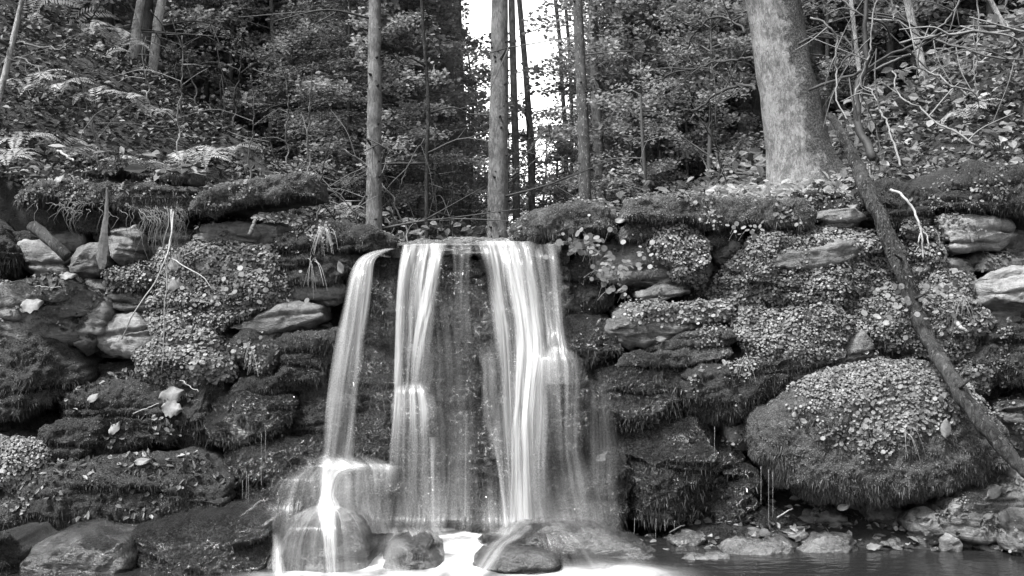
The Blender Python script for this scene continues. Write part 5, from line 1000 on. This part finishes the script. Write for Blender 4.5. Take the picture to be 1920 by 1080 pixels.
# bare branches in the top right and thin stems everywhere
def stem(label, pts, w0, w1, mat, forks=(), grp='bare stems and branches over the right bank', name='bare_branch', lf=0):
    d0 = pts[0][2]; t0 = P(*pts[0]); p = px_path(pts, 34, .012*d0/7); A = Acc(); V, Q, T = tube(p-t0, np.linspace(w0, w1, 34)*d0/F/2, 6, .15, len(label)); A.add(V, Q, T, .45)
    r_ = np.random.default_rng(len(label)*7)
    for i in range(forks if isinstance(forks, int) else 0):
        j = int(r_.integers(5, 32)); L = r_.uniform(.12, .45); dv = unit(r_.normal(size=3)*[1, .5, 1]); q = smooth_path([p[j], p[j]+dv*L*.5+[0, 0, .02], p[j]+dv*L+r_.normal(size=3)*.05], 8); V, Q, T = tube(q-t0, np.linspace(w1*.9, w1*.4, 8)*d0/F/2, 4, cap=False); A.add(V, Q, T, r_.random())
    o = link(name, A.build(name, M[mat]), None, t0); tag(o, label, 'branch', grp)
    if lf:
        C = p[r_.integers(8, 34, lf)]-t0+r_.normal(size=(lf, 3))*.03; V, Q = leaves(C, r_.normal(size=(lf, 3)), unit(r_.normal(size=(lf, 3))*.4+[0, -1, .3]), .055, .042, .1); link('leaves', mesh('leaves', V, [Q], M['litter'], {'v': rep(r_.uniform(.5, 1, lf), 6)}, False), o)
stem('black twisted stem forking at the top, right of the speckled sapling', [(1640,296,5.9),(1612,250,6),(1606,200,6.05),(1610,160,6.1),(1624,120,6.1),(1622,50,6.1),(1626,0,6.1),(1634,-60,6.1)], 17, 6, 'twig_dark', 5)
stem('dark branch rising right from the fork of the black twisted stem', [(1520,166,6.3),(1580,146,6.2),(1630,126,6.1),(1690,92,6),(1760,66,5.9),(1840,56,5.9)], 6, 4, 'twig_dark', 5)
stem('long pale branch reaching level to the right edge of the photo', [(1690,78,6),(1760,66,5.9),(1820,60,5.8),(1880,58,5.8),(1960,66,5.8)], 4, 5, 'branch_pale', 5)
stem('pale stem running down right from the middle of the right bank twigs', [(1700,126,5.9),(1740,132,5.9),(1780,156,5.8),(1815,178,5.8)], 3, 4, 'branch_pale', 3)
stem('long pale stem slanting down to the right over the broad leaves', [(1676,130,6),(1680,170,5.9),(1720,200,5.8),(1770,236,5.7),(1830,270,5.6)], 3, 4, 'branch_pale', 3, lf=3)
stem('curved pale stem hanging left of the black twisted stem', [(1522,30,6.2),(1566,66,6.2),(1568,130,6.2),(1570,190,6.1),(1590,222,6.)], 4, 3, 'branch_pale', 4)
stem('pale twisted vine beside the black twisted stem', [(1600,210,6),(1604,170,6),(1622,130,6),(1632,90,6),(1636,40,6),(1650,-20,6)], 4, 3, 'branch_pale', 4)
stem('thin pale vine arching from the black stem down to the bank', [(1624,160,6),(1650,200,5.8),(1670,250,5.6),(1690,310,5.4)], 3, 4, 'branch_pale', 2)
stem('pale branch with two light leaves near the top of the photo', [(1560,-10,6.1),(1620,30,6.1),(1680,40,6),(1740,70,6),(1790,60,6)], 4, 3, 'branch_pale', 6, lf=4)
stem('grey branch crossing the top right from lower left to upper right', [(1640,130,6.4),(1720,90,6.4),(1780,30,6.4),(1820,-30,6.4)], 5, 3, 'twig_grey', 5)
stem('grey branch crossing the top right from upper left to lower right', [(1650,-20,6.3),(1700,40,6.3),(1800,90,6.2),(1900,110,6.2),(1960,120,6.2)], 5, 3, 'twig_grey', 6)
stem('pale hooked stem standing on the right bank', [(1826,152,6.2),(1832,100,6.2),(1836,50,6.2),(1832,-20,6.2)], 3, 3, 'branch_pale', 4)
stem('dark drooping branch left of the black twisted stem', [(1500,80,6.6),(1550,60,6.6),(1600,90,6.5),(1570,130,6.5)], 5, 3, 'twig_dark', 5)
stem('long dark branch reaching left from the big beech trunk', [(1420,166,8),(1380,160,8.2),(1340,180,8.4),(1300,206,8.6),(1270,206,8.8)], 7, 3, 'twig_dark', 8, 'dark limbs reaching left of the big beech')
stem('upper dark branch reaching left from the big beech trunk', [(1416,108,8),(1370,112,8.2),(1310,124,8.5),(1230,150,9)], 5, 3, 'twig_dark', 8, 'dark limbs reaching left of the big beech')
stem('dark branch rising up left beside the top of the big beech', [(1400,60,8.4),(1350,30,8.6),(1310,52,8.8),(1290,90,9)], 5, 3, 'twig_dark', 8, 'dark limbs reaching left of the big beech')
stem('dark branch fanning up from the foot of the bright gap', [(960,330,9),(975,310,9.1),(1000,270,9.2),(1030,240,9.4)], 4, 2, 'twig_dark', 6, 'dark limbs in the bright gap')
stem('second dark branch slanting through the bright gap', [(955,340,9),(985,318,9.1),(1020,285,9.2),(1040,250,9.4)], 3, 2, 'twig_dark', 6, 'dark limbs in the bright gap')
stem('thin level branch of the grey sapling at the left', [(30,78,6.2),(70,86,6.1),(110,90,6),(136,80,6)], 4, 2, 'twig_grey', 4, 'bare stems on the left bank')
stem('forked twig low on the grey sapling at the left', [(24,108,6.2),(50,112,6.1),(80,140,6),(84,160,6)], 3, 2, 'twig_grey', 4, 'bare stems on the left bank')
rs = np.random.default_rng(14); cnt = {}
for i in range(30):
    px = rs.uniform(330, 860) if i < 20 else rs.choice([rs.uniform(0, 330), rs.uniform(1140, 1400), rs.uniform(1640, 1900)]); d = rs.uniform(6.2, 10.5) if px < 600 or px > 1300 else rs.uniform(7.2, 10.5); X = (px-960)*d/F; y0 = 540-(gz(X, d)-CZ)*F/d; h = rs.uniform(90, 260); b = rs.normal(0, 26)
    nm = near(px); c = cnt.get(nm, 0); cnt[nm] = c+1
    stem('thin bare stem %s, %s such stem' % (nm, ORD[c]), [(px, y0+6, d), (px+b*.2, y0-h*.35, d), (px+b*.7+rs.normal(0, 5), y0-h*.7, d-.1), (px+b*1.6, y0-h, d-.2)], rs.uniform(3, 5), 1.8, ('branch_pale', 'twig_grey', 'twig_grey', 'twig_dark')[i % 4], 4, 'thin bare saplings of the undergrowth', 'bare_sapling')
